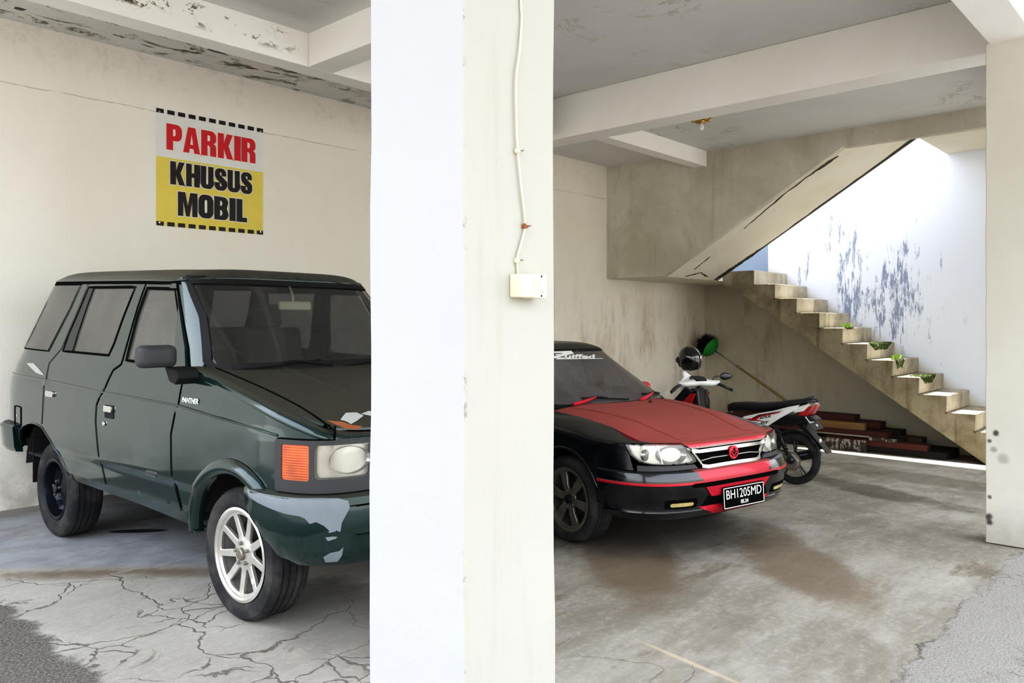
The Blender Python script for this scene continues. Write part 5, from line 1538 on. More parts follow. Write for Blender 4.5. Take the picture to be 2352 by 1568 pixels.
# ================================================================== scooter
# parked behind the sedan, local x forward, y left, z up
SB_X, SB_Y = 8.23, 3.55
bike = thing('scooter', 'white, red and black scooter on its stand between the sedan and the staircase', 'scooter', (SB_X, SB_Y, fz(SB_X)), (0, 0, radians(90)))
paint('white_panel', (0.80, 0.80, 0.77), 0.3, (0.5, 0.48, 0.42), 0.3, 0.0, 0.1, 0.6)
paint('bike_red', (0.50, 0.01, 0.02), 0.25, (0.35, 0.1, 0.1), 0.3, 0.1, 0.1, 0.6)
paint('bike_black', (0.012, 0.012, 0.014), 0.3, (0.10, 0.10, 0.10), 0.4, 0.1, 0.1, 0.4)
simple('seat_vinyl', (0.018, 0.016, 0.022), 0.55, bump=0.1)
def side_plate(name, pts, y0, y1, mat, parent, bev=.006, tf=None):
    bm = bmesh.new(); prism(bm, pts, y0, y1, 'Y', tf); return new_obj(name, bm, mat, parent, bevel=bev)
def bikewheel(x, R, W):
    bm = bmesh.new(); prof = [(R-W*.5+W*.5*cos(a), W*.5*sin(a)) for a in [radians(-120+240*k/14) for k in range(15)]]
    lathe(bm, prof, 56, 'Y', (x, 0, R), close=True)
    ty = new_obj('tyre', bm, 'tyre_rubber', bike); autosmooth(ty, 50)
    bm = bmesh.new(); r = R-W*.72
    lathe(bm, [(r, -W*.4), (r-.012, -W*.3), (r-.016, 0), (r-.012, W*.3), (r, W*.4)], 48, 'Y', (x, 0, R), close=True)
    lathe(bm, [(.0001, -.05), (.035, -.05), (.035, .05), (.0001, .05)], 20, 'Y', (x, 0, R))
    for k in range(5):
        for d in (-.09, .09):
            a = 2*pi*k/5+.35
            tube(bm, [(x+.03*cos(a), 0, R+.03*sin(a)), (x+(r-.008)*cos(a+d), 0, R+(r-.008)*sin(a+d))], .009, 6)
    rm = new_obj('rim', bm, 'bike_black', ty); autosmooth(rm, 40)
    return ty
bikewheel(-.10, .27, .09); bikewheel(1.25, .28, .08)
# engine and swing arm, shock, stand
bm = bmesh.new()
prism(bm, [(-.10, .20), (-.06, .16), (.10, .17), (.36, .24), (.42, .33), (.34, .40), (.10, .36), (-.04, .35), (-.11, .28)], .04, .12, 'Y', lambda v: Vector((v.x-.08, v.y, v.z)))
new_obj('engine_case', bm, 'dull_metal', bike, bevel=.02)
bm = bmesh.new(); lathe(bm, [(.0001, .135), (.07, .132), (.085, .12), (.09, .05)], 24, 'Y', (.15, 0, .31)); new_obj('engine_cover', bm, 'bike_black', bike, smooth=True); bm = bmesh.new(); lathe(bm, [(.0001, .15), (.035, .148), (.045, .12)], 18, 'Y', (-.10, 0, .27)); new_obj('engine_cover', bm, 'bike_black', bike, smooth=True)
bm = bmesh.new(); tube(bm, [(.22, -.1, .26), (.0, -.13, .25), (-.30, -.14, .34)], [.03, .05, .055], 16); tube(bm, [(.40, -.06, .30), (.22, -.10, .24)], .02, 10); new_obj('exhaust', bm, 'bike_black', bike, smooth=True)
bm = bmesh.new(); tube(bm, [(-.08, .14, .32), (.05, .14, .62)], .018, 10); pts = []
for k in range(61): a = 2*pi*k/60*7; t_ = .15+.7*k/60; pts.append((lerp(-.08, .05, t_)+.028*cos(a), .14+.028*sin(a), lerp(.32, .62, t_)))
tube(bm, pts, .006, 5); new_obj('shock_absorber', bm, 'bike_black', bike, smooth=True)
bm = bmesh.new(); tube(bm, [(.42, .10, .22), (.48, .22, .012)], .011, 8); tube(bm, [(.47, .24, .014), (.51, .21, .014)], .014, 8); new_obj('side_stand', bm, 'bike_black', bike, smooth=True)
bm = bmesh.new(); tube(bm, bez([(-.38, 0, .40), (-.27, 0, .53), (-.08, 0, .57), (.1, 0, .52)], 5), .06, 10, ry=.012); new_obj('rear_fender', bm, 'bike_black', bike, smooth=True)
# under-tail and plate carrier
side_plate('undertail', [(.30, .60), (-.10, .62), (-.36, .70), (-.30, .74), (.05, .72), (.40, .68), (.55, .50), (.45, .42)], -.10, .10, 'bike_black', bike, .02)
bm = bmesh.new()
def slab(bm, a, b, w, t):
    a, b = Vector(a), Vector(b); d = (b-a).normalized(); n = d.cross(Vector((0, 1, 0)))
    q = [bm.verts.new(p+Vector((0, s*w/2, 0))+n*h) for p in (a, b) for s in (-1, 1) for h in (-t/2, t/2)]
    for f in ((0,1,3,2),(4,6,7,5),(0,4,5,1),(2,3,7,6),(0,2,6,4),(1,5,7,3)): bm.faces.new([q[i] for i in f])
slab(bm, (-.16, 0, .70), (-.46, 0, .37), .13, .012); slab(bm, (-.10, 0, .68), (-.33, 0, .48), .05, .03)
mf = new_obj('mud_flap', bm, 'bike_black', bike, bevel=.003)
bm = bmesh.new(); slab(bm, (-.245, 0, .735), (-.355, 0, .60), .25, .006); plt_ = new_obj('number_plate', bm, 'grey_plastic', bike, bevel=.001)
bm = bmesh.new()
slab(bm, (-.256, .06, .733), (-.306, .06, .672), .11, .004); slab(bm, (-.325, .0, .650), (-.34, .0, .632), .035, .004)
new_obj('plate_sticker', bm, 'white_panel', plt_)
bm = bmesh.new(); lathe(bm, [(.022, 0), (.018, -.012), (.0001, -.016)], 12, 'X', (-.375, .03, .49)); new_obj('reflector', bm, 'white_panel', mf)
# seat
bm = bmesh.new(); prof = [(.66, .775, .03, .05), (.60, .80, .075, .055), (.45, .815, .12, .06), (.25, .82, .125, .06), (.10, .84, .13, .055), (-.08, .875, .12, .05), (-.22, .905, .10, .035), (-.28, .935, .06, .018)]
rings = []
for x, z, w, h in prof:
    rings.append([bm.verts.new((x, w*cos(a), z+(h*.35*sin(a) if sin(a) > 0 else h*1.4*sin(a)))) for a in [2*pi*k/16 for k in range(16)]])
for a, b in zip(rings, rings[1:]):
    for k in range(16): bm.faces.new((a[k], a[(k+1) % 16], b[(k+1) % 16], b[k]))
bm.faces.new(rings[0]); bm.faces.new(rings[-1])
new_obj('seat', bm, 'seat_vinyl', bike, smooth=True)
# side fairing (both sides): white blade with red flash, tail and grab rail
for s_ in (-1, 1):
    tf = lambda v, s_=s_: Vector((v.x, v.y*1.0-s_*max(0, (-.05-v.x))*.16, v.z))
    fp = side_plate('side_panel', [(.45, .655), (.40, .69), (.24, .735), (.07, .775), (-.08, .825), (-.20, .855), (-.16, .80), (.0, .70), (.144, .60), (.22, .61), (.34, .63)], s_*.13, s_*.152, 'white_panel', bike, .006, tf)
    side_plate('red_flash', [(.43, .655), (.31, .675), (.23, .715), (.0, .768), (.0, .760), (.215, .700), (.26, .665), (.16, .655), (.30, .650)], s_*.152, s_*.1545, 'bike_red', fp, 0, tf)
    side_plate('panel_line', [(.305, .680), (.235, .720), (-.03, .782), (-.03, .778), (.225, .712), (.29, .674)], s_*.154, s_*.156, 'bike_black', fp, 0, tf)
    side_plate('tail_panel', [(-.12, .81), (-.28, .865), (-.31, .86), (-.24, .79), (-.14, .765)], s_*.08, s_*.125, 'white_panel', bike, .006)
    side_plate('tail_lamp', [(-.19, .785), (-.32, .855), (-.325, .845), (-.27, .745), (-.19, .735)], s_*.01, s_*.115, 'red_lens', bike, .008)
    rail_ = bmesh.new(); tube(rail_, bez([(.02, s_*.12, .82), (-.14, s_*.13, .86), (-.29, s_*.09, .895), (-.325, s_*.02, .892)], 5), .013, 8); new_obj('grab_rail', rail_, 'bike_black', bike, smooth=True)
    # lettering
    bm = text_bm('SOUL', .04, .0008, .35, .0006, width=.13)
    for v in bm.verts: v.co = Vector((.225-v.co.x, s_*.1545+v.co.z, .672+v.co.y*.8+v.co.x*.28)) if s_ > 0 else Vector((.225-v.co.x, s_*.1545, .672+v.co.y*.8+v.co.x*.28))
    new_obj('panel_lettering', bm, 'bike_black', fp)
    bm = text_bm('GT', .04, .0015, .2, .0006, width=.09)
    for v in bm.verts: v.co = Vector((.21-v.co.x, s_*.155, .625+v.co.y*.8+v.co.x*.16))
    new_obj('panel_lettering', bm, 'bike_black', fp)
# floor board, leg shield
side_plate('floor_board', [(.98, .30), (.52, .28), (.42, .34), (.42, .40), (.55, .36), (.96, .36)], -.17, .17, 'bike_black', bike, .02)
bm = bmesh.new()
prof = [(1.00, .34, .17), (1.03, .50, .19), (1.06, .70, .185), (1.10, .86, .15), (1.12, .93, .11)]
rows = []
for x, z, w in prof: rows.append([bm.verts.new((x+.10*(1-(j/4)**2), j/4*w, z)) for j in range(-4, 5)])
for a, b in zip(rows, rows[1:]):
    for k in range(8): bm.faces.new((a[k], a[k+1], b[k+1], b[k]))
o = new_obj('leg_shield', bm, 'bike_red', bike, smooth=True); m_ = o.modifiers.new('s', 'SOLIDIFY'); m_.thickness = .012
bm = bmesh.new(); prism(bm, [(1.00, .36), (1.02, .66), (1.07, .96), (.98, .94), (.94, .66), (.93, .38)], -.13, .13, 'Y'); new_obj('inner_shield', bm, 'bike_black', bike, bevel=.02)
for s_ in (-1, 1):
    side_plate('front_cowl_wing', [(1.32, .66), (1.20, .72), (1.02, .92), (1.12, .97), (1.26, .82)], s_*.12, s_*.17, 'bike_black', bike, .01)
    side_plate('front_cowl_flash', [(1.28, .66), (1.04, .90), (.98, .90), (1.04, .76), (1.18, .62)], s_*.155, s_*.18, 'bike_red', bike, .008)
# fork and front fender
bm = bmesh.new()
for s_ in (-1, 1): tube(bm, [(1.25, s_*.065, .28), (1.14, s_*.06, .66)], .016, 8)
tube(bm, [(1.12, 0, .66), (1.04, 0, .95)], .02, 8); new_obj('fork', bm, 'bike_black', bike, smooth=True)
bm = bmesh.new(); tube(bm, [(1.25+.33*cos(radians(a)), 0, .28+.33*sin(radians(a))) for a in range(20, 150, 10)], .07, 10, ry=.014); new_obj('front_fender', bm, 'white_panel', bike, smooth=True)
# handlebar cover, headset, grips, mirrors, levers
bm = bmesh.new()
prof = [(-.27, .965, .028, .022), (-.19, .955, .05, .035), (-.07, .965, .07, .045), (0, .975, .075, .048), (.07, .965, .07, .045), (.19, .955, .05, .035), (.27, .965, .028, .022)]
rings = [[bm.verts.new((1.03+w*cos(a)*.9, y, z+h*sin(a))) for a in [2*pi*k/14 for k in range(14)]] for y, z, w, h in prof]
for a, b in zip(rings, rings[1:]):
    for k in range(14): bm.faces.new((a[k], a[(k+1) % 14], b[(k+1) % 14], b[k]))
bm.faces.new(rings[0]); bm.faces.new(rings[-1])
hb = new_obj('handlebar_cover', bm, 'white_panel', bike, smooth=True)
bm = bmesh.new(); prism(bm, [(.95, .985), (1.0, 1.03), (1.13, 1.04), (1.14, .98)], -.075, .075, 'Y'); new_obj('instrument_cluster', bm, 'bike_black', hb, bevel=.015)
for s_ in (-1, 1):
    bm = bmesh.new(); tube(bm, [(1.02, s_*.25, .95), (.965, s_*.40, .875)], .017, 12); lathe(bm, [(.02, -.004), (.02, .004)], 12, 'Y', (.965, s_*.40, .875)); new_obj('grip', bm, 'bike_black', bike, smooth=True)
    bm = bmesh.new(); tube(bm, bez([(1.06, s_*.20, .95), (1.08, s_*.27, .93), (1.03, s_*.35, .90)], 5), .006, 6); new_obj('brake_lever', bm, 'dull_metal', bike, smooth=True)
    if s_ > 0: continue
    bm = bmesh.new(); tube(bm, bez([(1.03, s_*.18, .98), (1.03, s_*.22, 1.03), (1.02, s_*.31, 1.03)], 5), .006, 6); ms = new_obj('mirror_stem', bm, 'bike_black', bike, smooth=True)
    bm = bmesh.new(); bmesh.ops.create_icosphere(bm, subdivisions=3, radius=1)
    for v in bm.verts: c_ = v.co.copy(); v.co = Vector((1.02+c_.x*.018+(.012 if c_.x > 0 else 0)*.5, s_*.37+c_.y*.088, 1.03+c_.z*.042*(1-.35*c_.y*s_)))
    new_obj('mirror', bm, 'bike_black', bike, smooth=True)
bm = bmesh.new(); tube(bm, bez([(.98, -.05, .93), (.93, -.06, .80), (.98, -.03, .62)], 6), .007, 6); new_obj('cable', bm, 'bike_black', bike, smooth=True)
STEER = Matrix.Translation((1.04, 0, .05)) @ Matrix.Rotation(radians(-28), 4, 'Z') @ Matrix.Translation((-1.04, 0, 0))
for o_ in list(bike.children):
    if o_.name.split('.')[0] in ('handlebar_cover', 'grip', 'brake_lever', 'mirror_stem', 'mirror'):
        o_.matrix_basis = STEER @ o_.matrix_basis
# ------------------------------------------------------------------ helmet hung on the left mirror
hel = thing('helmet', 'glossy black open-face helmet with white and pink sticker perched on the scooter handlebar', 'helmet', (SB_X-.02, SB_Y+1.14, fz(SB_X)+1.285), (radians(-10), radians(6), radians(62)))
hel.scale = (1.08, 1.08, 1.12)
simple('helmet_black', (0.008, 0.008, 0.010), 0.10, coat=1.0)
bm = bmesh.new(); bmesh.ops.create_uvsphere(bm, u_segments=40, v_segments=24, radius=1)
dl = []
for v in bm.verts:
    c_ = v.co
    if c_.z < -.72: dl.append(v)
for f in [f for f in bm.faces]:
    m = f.calc_center_median()
    if m.z < -.74 or (m.x > .45 and m.z < .28 and abs(m.y) < .80): bm.faces.remove(f)
for v in [v for v in bm.verts if not v.link_faces]: bm.verts.remove(v)
for v in bm.verts:
    c_ = v.co; v.co = Vector((c_.x*.142, c_.y*.118*(1 if c_.z > -.2 else 1-.10*(-.2-c_.z)), c_.z*(.135 if c_.z > 0 else .165)))
sh = new_obj('shell', bm, 'helmet_black', hel, smooth=True); m_ = sh.modifiers.new('s', 'SOLIDIFY'); m_.thickness = .022; m_.offset = -1
bm = bmesh.new(); bmesh.ops.create_uvsphere(bm, u_segments=32, v_segments=20, radius=1)
for f in [f for f in bm.faces]:
    m = f.calc_center_median()
    if not (m.x > .40 and -.45 < m.z < .36): bm.faces.remove(f)
for v in [v for v in bm.verts if not v.link_faces]: bm.verts.remove(v)
for v in bm.verts: c_ = v.co; v.co = Vector((c_.x*.155, c_.y*.125, c_.z*.15))
vs_ = new_obj('visor', bm, 'bike_black', hel, smooth=True); m_ = vs_.modifiers.new('s', 'SOLIDIFY'); m_.thickness = .004
for s_ in (-1, 1):
    bm = bmesh.new(); lathe(bm, [(.026, .112*s_), (.024, .124*s_), (.0001, .126*s_)], 18, 'Y', (.06, 0, .01)); new_obj('visor_pivot', bm, 'bike_black', hel)
bm = bmesh.new()
def hs(th, z): # point on the shell, back/right side
    r = sqrt(max(0, 1-(z/.165)**2)); return Vector((r*.1445*cos(th), r*.1205*sin(th), z))
for (t0, t1, z0, z1) in ((-2.75, -2.0, -.002, .010), (-2.8, -1.95, -.016, -.006), (-2.35, -1.95, .012, .024)):
    pr = None
    for k in range(9):
        t_ = lerp(t0, t1, k/8); z_ = lerp(0, .012, k/8); q = (bm.verts.new(hs(t_, z0+z_)*1.01), bm.verts.new(hs(t_, z1+z_)*1.01))
        if pr: bm.faces.new((pr[0], q[0], q[1], pr[1]))
        pr = q
new_obj('sticker', bm, 'white_badge', hel, recalc=False)
simple('pink_sticker', (0.6, 0.25, 0.27), 0.4)
bm = bmesh.new(); pr = None
for k in range(9):
    t_ = lerp(-2.7, -2.05, k/8); q = (bm.verts.new(hs(t_, -.034)*1.01), bm.verts.new(hs(t_, -.022)*1.01))
    if pr: bm.faces.new((pr[0], q[0], q[1], pr[1]))
    pr = q
new_obj('sticker', bm, 'pink_sticker', hel, recalc=False)
# white cloth / headset cover below the helmet
bm = bmesh.new()
P_ = [(-.10, .02), (-.05, .07), (0, .10), (.03, .13), (.045, .10), (.03, .04), (.05, -.02), (.02, -.10), (-.02, -.13), (-.05, -.08), (-.07, -.02)]
prism(bm, P_, -.015, .015, 'Y')
wc = new_obj('windscreen_cowl', bm, 'white_panel', bike, bevel=.012); wc.scale = (1.5, 1.3, 1.05); wc.location = (1.17, .06, 1.02); wc.rotation_euler = (0, radians(-12), radians(55))
BN = (3.337, 4.466, 2.510, 3.634)
SWX, SWZ = 1.293, 1.658
CABLE = [(1.283, 2.42), (1.285, 2.278), (1.288, 2.236), (1.281, 2.165), (1.27, 2.106), (1.27, 2.033), (1.275, 1.952), (1.288, 1.867), (1.299, 1.795), (1.288, 1.755), (1.274, 1.719), (1.276, 1.682)]
CLIPS = [(1.276, 1.949), (1.300, 1.789), (1.274, 1.713)]
BULB = (8.765, 4.852)
BR0 = (13.537, 4.759, -.455); BR1 = (13.49, 7.23, 1.085)
# ================================================================== banner on the left wall
GL = {}
def _g():
    # heavy condensed capitals, unit height 1; (width, outer, holes)
    s = .30
    GL['I'] = (.30, [[(0,0),(.30,0),(.30,1),(0,1)]], [])
    GL['L'] = (.52, [[(0,0),(.52,0),(.52,.2),(.29,.2),(.29,1),(0,1)]], [])
    GL['H'] = (.68, [[(0,0),(.28,0),(.28,.40),(.40,.40),(.40,0),(.68,0),(.68,1),(.40,1),(.40,.60),(.28,.60),(.28,1),(0,1)]], [])
    GL['M'] = (.88, [[(0,0),(.24,0),(.24,.62),(.36,0),(.52,0),(.64,.62),(.64,0),(.88,0),(.88,1),(.55,1),(.44,.45),(.33,1),(0,1)]], [])
    GL['A'] = (.74, [[(0,0),(.26,0),(.285,.17),(.455,.17),(.48,0),(.74,0),(.53,1),(.21,1)]], [[(.31,.33),(.43,.33),(.37,.74)]])
    GL['K'] = (.72, [[(0,0),(.28,0),(.28,.38),(.43,0),(.72,0),(.50,.53),(.70,1),(.42,1),(.28,.62),(.28,1),(0,1)]], [])
    GL['P'] = (.66, [[(0,0),(.28,0),(.28,.36)]+arc(.42,.60,.24,-90,0,6)+[(.66,.76)]+arc(.42,.76,.24,0,90,6)+[(0,1)]], [[(.28,.54),(.28,.82)]+arc(.33,.76,.055,90,0,4)+arc(.33,.60,.055,0,-90,4)])
    GL['R'] = (.70, [[(0,0),(.28,0),(.28,.42),(.34,.42),(.40,.34),(.40,0),(.68,0),(.68,.36),(.64,.46),(.56,.51),(.64,.56)]+[(.68,.64),(.68,.78)]+arc(.44,.76,.24,5,90,6)+[(0,1)]], [[(.28,.59),(.28,.82)]+arc(.34,.76,.06,90,0,4)+arc(.34,.65,.06,0,-90,4)])
    GL['U'] = (.66, [[(0,1),(0,.24)]+arc(.24,.24,.24,180,270,6)+arc(.42,.24,.24,270,360,6)+[(.66,1),(.38,1),(.38,.24)]+arc(.33,.24,.05,0,-180,6)+[(.28,1)]], [])
    GL['O'] = (.68, [arc(.26,.26,.26,180,270,6)+arc(.42,.26,.26,270,360,6)+arc(.42,.74,.26,0,90,6)+arc(.26,.74,.26,90,180,6)], [arc(.34,.28,.06,180,360,6)+arc(.34,.72,.06,0,180,6)])
    GL['B'] = (.68, [[(0,0)]+arc(.44,.24,.24,-90,20,6)+[(.60,.52)]+arc(.44,.76,.23,-25,90,6)+[(0,1)]], [[(.28,.18),(.28,.42),(.34,.42)]+arc(.35,.30,.05,60,-60,4)+[(.34,.18)], [(.28,.60),(.28,.82),(.34,.82)]+arc(.34,.71,.05,60,-60,4)+[(.34,.60)]])
    GL['S'] = (.64, [[(0,.36),(0,.24)]+arc(.24,.24,.24,180,270,5)+arc(.40,.24,.24,270,360,5)+[(.64,.34),(.62,.44),(.54,.53),(.30,.70),(.28,.78)]+arc(.32,.78,.045,180,0,5)+[(.365,.66),(.62,.66),(.62,.78)]+arc(.39,.77,.23,0,90,5)+arc(.25,.77,.23,90,180,5)+[(.02,.66),(.05,.56),(.12,.48),(.35,.31),(.37,.23)]+arc(.325,.225,.045,0,-180,5)+[(.28,.36)]], [])
_g()
def word(bm, txt, x0, x1, z0, z1, y, gap=.05, skew=0.0, th=.0008, grow=0.0):
    W = sum(GL[c][0] for c in txt)+gap*(len(txt)-1); sx = (x1-x0)/W; sz = z1-z0; x = 0
    for c in txt:
        w, outs, holes = GL[c]
        for o in outs:
            if grow:
                n = len(o); area = sum(o[i][0]*o[(i+1) % n][1]-o[(i+1) % n][0]*o[i][1] for i in range(n)); sgn = 1 if area > 0 else -1
                oo = []
                for i in range(n):
                    a, b, c_ = Vector(o[i-1]), Vector(o[i]), Vector(o[(i+1) % n]); d1 = (b-a).normalized(); d2 = (c_-b).normalized()
                    n1 = Vector((d1.y, -d1.x))*sgn; n2 = Vector((d2.y, -d2.x))*sgn; m = n1+n2
                    m = m/max(m.length_squared/2, .5); q = b+m*grow; oo.append((q.x, q.y))
                o = oo; hl = []
            else: hl = holes
            v, t = fill2d(o, hl, 5.0)
            V = [bm.verts.new((x0+(x+p[0])*sx, y, z0+p[1]*sz)) for p in v]
            for tr in t:
                try: bm.faces.new([V[i] for i in tr])
                except Exception: pass
        x += w+gap
simple('vinyl_white', (0.80, 0.79, 0.76), 0.55, bump=.08, bscale=8)
simple('vinyl_yellow', (0.80, 0.66, 0.14), 0.55, bump=.08, bscale=8)
simple('vinyl_black', (0.018, 0.013, 0.013), 0.5)
simple('vinyl_red', (0.65, 0.022, 0.035), 0.5)
simple('vinyl_outline', (0.86, 0.82, 0.72), 0.55)
# wall coordinates X along the wall; mirrored text is not needed: viewer looks towards +Y, X runs right
bX0, bX1, bZ0, bZ1 = BN
YB = WY-.0025
ban = thing('parking_banner', 'white and yellow vinyl banner reading PARKIR KHUSUS MOBIL on the left wall', 'banner', ((bX0+bX1)/2, WY, bZ0))
def BL(bm, name, mat):
    for v in bm.verts: v.co -= Vector(((bX0+bX1)/2, WY, bZ0))
    for f in bm.faces:
        f.normal_update()
    return new_obj(name, bm, mat, ban, recalc=False)
H_ = bZ1-bZ0; Wd = bX1-bX0
def warp(bm):
    for v in bm.verts: v.co.y += .004*sin((v.co.x-bX0)*9)*sin((v.co.z-bZ0)*7)-.002*cos((v.co.x-bX0)*23)
def sheet(z0, z1, y, mat, name):
    bm = bmesh.new(); nx, nz = 24, 10
    g = [[bm.verts.new((lerp(bX0, bX1, i/nx), y, lerp(z0, z1, j/nz))) for j in range(nz+1)] for i in range(nx+1)]
    for i in range(nx):
        for j in range(nz): bm.faces.new((g[i][j], g[i+1][j], g[i+1][j+1], g[i][j+1]))
    return BL(bm, name, mat)
zs = bZ0+H_*.590
sheet(zs, bZ1, YB, 'vinyl_white', 'white_field')
sheet(bZ0, zs, YB, 'vinyl_yellow', 'yellow_field')
bm = bmesh.new()
n = 11
for zz0, zz1 in ((bZ1-.036*H_, bZ1), (bZ0, bZ0+.036*H_)):
    for k in range(n):
        x = lerp(bX0, bX1, k/(n-.32)); w = Wd/(n-.32)*.68
        q = [bm.verts.new((a, YB-.0015, b)) for a, b in ((x, zz0), (x+w, zz0), (x+w, zz1), (x, zz1))]; bm.faces.new(q)
BL(bm, 'dashed_border', 'vinyl_black')
U = lambda t: bX0+Wd*t
V_ = lambda t: bZ0+H_*t
for txt, x0, x1, z0, z1, mat in (('PARKIR', .085, .925, .660, .885, 'vinyl_red'), ('KHUSUS', .118, .888, .365, .565, 'vinyl_black'), ('MOBIL', .185, .835, .100, .310, 'vinyl_black')):
    bm = bmesh.new(); word(bm, txt, U(x0), U(x1), V_(z0), V_(z1), YB-.003, grow=.035); BL(bm, 'lettering_outline', 'vinyl_outline')
    bm = bmesh.new(); word(bm, txt, U(x0), U(x1), V_(z0), V_(z1), YB-.0045); BL(bm, 'lettering', mat)
bm = bmesh.new()
for x, z in ((bX0+.03, bZ1-.03), (bX1-.03, bZ1-.03), (bX0+.03, bZ0+.03), (bX1-.03, bZ0+.03)): lathe(bm, [(.010, .0022), (.008, -.004), (.0001, -.005)], 12, 'Y', (x, YB, z))
BL(bm, 'grommets', 'chrome')

# ------------------------------------------------------------------ switch box with cable on the column (face normal -Y at y = 1.15)
CY = 1.150
sw = thing('light_switch', 'cream surface-mounted light switch box on the centre column', 'switch', (SWX, CY, SWZ))
simple('switch_cream', (0.80, 0.74, 0.56), 0.45, dirt=.2, dirtcol=(.5, .42, .28))
simple('switch_rocker', (0.86, 0.80, 0.60), 0.35)
bm = bmesh.new(); box(bm, -.040, .000, -.036, -.001, -.025, .025); new_obj('box', bm, 'switch_cream', sw, bevel=.003)
bm = bmesh.new(); box(bm, -.002, .040, -.040, -.001, -.0265, .0265); new_obj('cover_plate', bm, 'switch_cream', sw, bevel=.003)
bm = bmesh.new(); prism(bm, [(-.039, -.015), (-.046, -.013), (-.042, .014), (-.039, .015)], .012, .028, 'X'); new_obj('rocker', bm, 'switch_rocker', sw, bevel=.001)
for z in (-.021, .021):
    bm = bmesh.new(); lathe(bm, [(.0024, -.040), (.002, -.0412), (.0001, -.0416)], 8, 'Y', (.020, 0, z)); new_obj('screw', bm, 'black_plastic', sw)
simple('cable_cream', (0.72, 0.66, 0.52), 0.5, dirt=.3, dirtcol=(.35, .28, .18))
cb = bmesh.new(); pts = [(x, CY-.005, z) for x, z in CABLE]
tube(cb, bez(pts, 6), .0026, 8)
c_ = new_obj('electric_cable', cb, 'cable_cream', smooth=True); tag(c_, 'thin cream cable running down the centre column to the light switch', 'cable')
for i, (x, z) in enumerate(CLIPS):
    k = thing('cable_clip', ['small rusty cable clip halfway up the cable on the centre column', 'small orange cable clip above the light switch at the cable bend', 'lowest cable clip just above the light switch'][i], 'clip', (x, CY, z), group='clips holding the cable')
    bm = bmesh.new(); obox(bm, (0, -.0042, 0), (.014, .0084, .006)); obox(bm, (-.004, -.006, 0), (.004, .010, .011)); new_obj('saddle', bm, 'switch_cream' if i != 1 else 'filler_orange', k, bevel=.001)
    bm = bmesh.new(); lathe(bm, [(.0015, 0), (.0015, -.014), (.003, -.0145), (.0001, -.0155)], 8, 'Y', (.007, 0, .001)); new_obj('nail', bm, 'dull_metal', k)

# ------------------------------------------------------------------ bulb on the ceiling
lb = thing('ceiling_bulb', 'bare white bulb in an ornate gold ceiling holder', 'light bulb', (BULB[0], BULB[1], ZC))
simple('gold', (0.72, 0.52, 0.18), 0.35, .6, dirt=.4, dirtcol=(.25, .14, .04))
simple('bulb_glass', (0.85, 0.84, 0.80), 0.2)
bm = bmesh.new(); lathe(bm, [(.0001, 0), (.055, 0), (.06, -.015), (.035, -.03), (.045, -.055), (.03, -.075), (.0001, -.078)], 20, 'Z'); rs = new_obj('ornate_rose', bm, 'gold', lb, smooth=True); rs.scale = (1.25, 1.25, 1.5)
for k in range(6):
    a = 2*pi*k/6; bm = bmesh.new()
    tube(bm, bez([(.04*cos(a), .04*sin(a), -.045), (.075*cos(a), .075*sin(a), -.055), (.095*cos(a), .095*sin(a), -.03), (.08*cos(a), .08*sin(a), -.015)], 5), [.012]*4+[.014]*5+[.010]*5+[.006]*2, 8)
    new_obj('petal', bm, 'gold', rs, smooth=True)
bm = bmesh.new(); lathe(bm, [(.022, -.07), (.024, -.11), (.020, -.115)], 18, 'Z'); new_obj('socket', bm, 'beige_plastic', lb, smooth=True)
bm = bmesh.new(); lathe(bm, [(.018, -.112), (.022, -.125), (.036, -.155), (.036, -.175), (.022, -.198), (.0001, -.204)], 22, 'Z'); new_obj('bulb', bm, 'bulb_glass', lb, smooth=True)

# ------------------------------------------------------------------ cobweb brush leaning in the corner
b0, b1 = Vector(BR0), Vector(BR1)
br = thing('cobweb_brush', 'long-handled round brush with black bristles and a green cap leaning against the far wall', 'brush', b0)
ax = (b1-b0)
simple('bamboo', (0.34, 0.24, 0.10), 0.6, dirt=.3, dirtcol=(.2, .13, .05))
simple('bristle_black', (0.008, 0.007, 0.009), 0.9)
simple('brush_green', (0.02, 0.28, 0.035), 0.6)
bm = bmesh.new()
tube(bm, [ax*t for t in (0, .2, .4, .6, .78)], [.024, .023, .022, .021, .019], 10); new_obj('handle', bm, 'bamboo', br, smooth=True)
bm = bmesh.new(); tube(bm, [ax*.775, ax*.80], .022, 10); tube(bm, [ax*.80, ax*.985], .012, 8); new_obj('extension_rod', bm, 'dull_metal', br, smooth=True)
d = ax.normalized(); s1 = d.orthogonal().normalized(); s2 = d.cross(s1)
bm = bmesh.new(); rnd = random.Random(4); cen = ax*1.0+d*.10
for k in range(900):
    while True:
        v = Vector((rnd.uniform(-1, 1), rnd.uniform(-1, 1), rnd.uniform(-1, 1)))
        if .2 < v.length < 1: break
    v.normalize()
    h = v.dot(d)
    if h < -.25: continue
    L = .235*(1+.10*rnd.random()); w = .007
    p0 = cen+v*.05; p1 = cen+v*L+Vector((rnd.uniform(-1, 1), rnd.uniform(-1, 1), rnd.uniform(-1, 1)))*.015
    sd_ = v.orthogonal().normalized()*w
    sd2 = v.cross(sd_)
    a, b, c2, e = bm.verts.new(p0+sd_*2), bm.verts.new(p0-sd_*2), bm.verts.new(p0+sd2*2), bm.verts.new(p1)
    bm.faces.new((a, b, e)); bm.faces.new((b, c2, e)); bm.faces.new((c2, a, e))
bmesh.ops.create_icosphere(bm, subdivisions=2, radius=.13, matrix=Matrix.Translation(cen))
o = new_obj('bristles', bm, 'bristle_black', br)
bm = bmesh.new()
rings = []
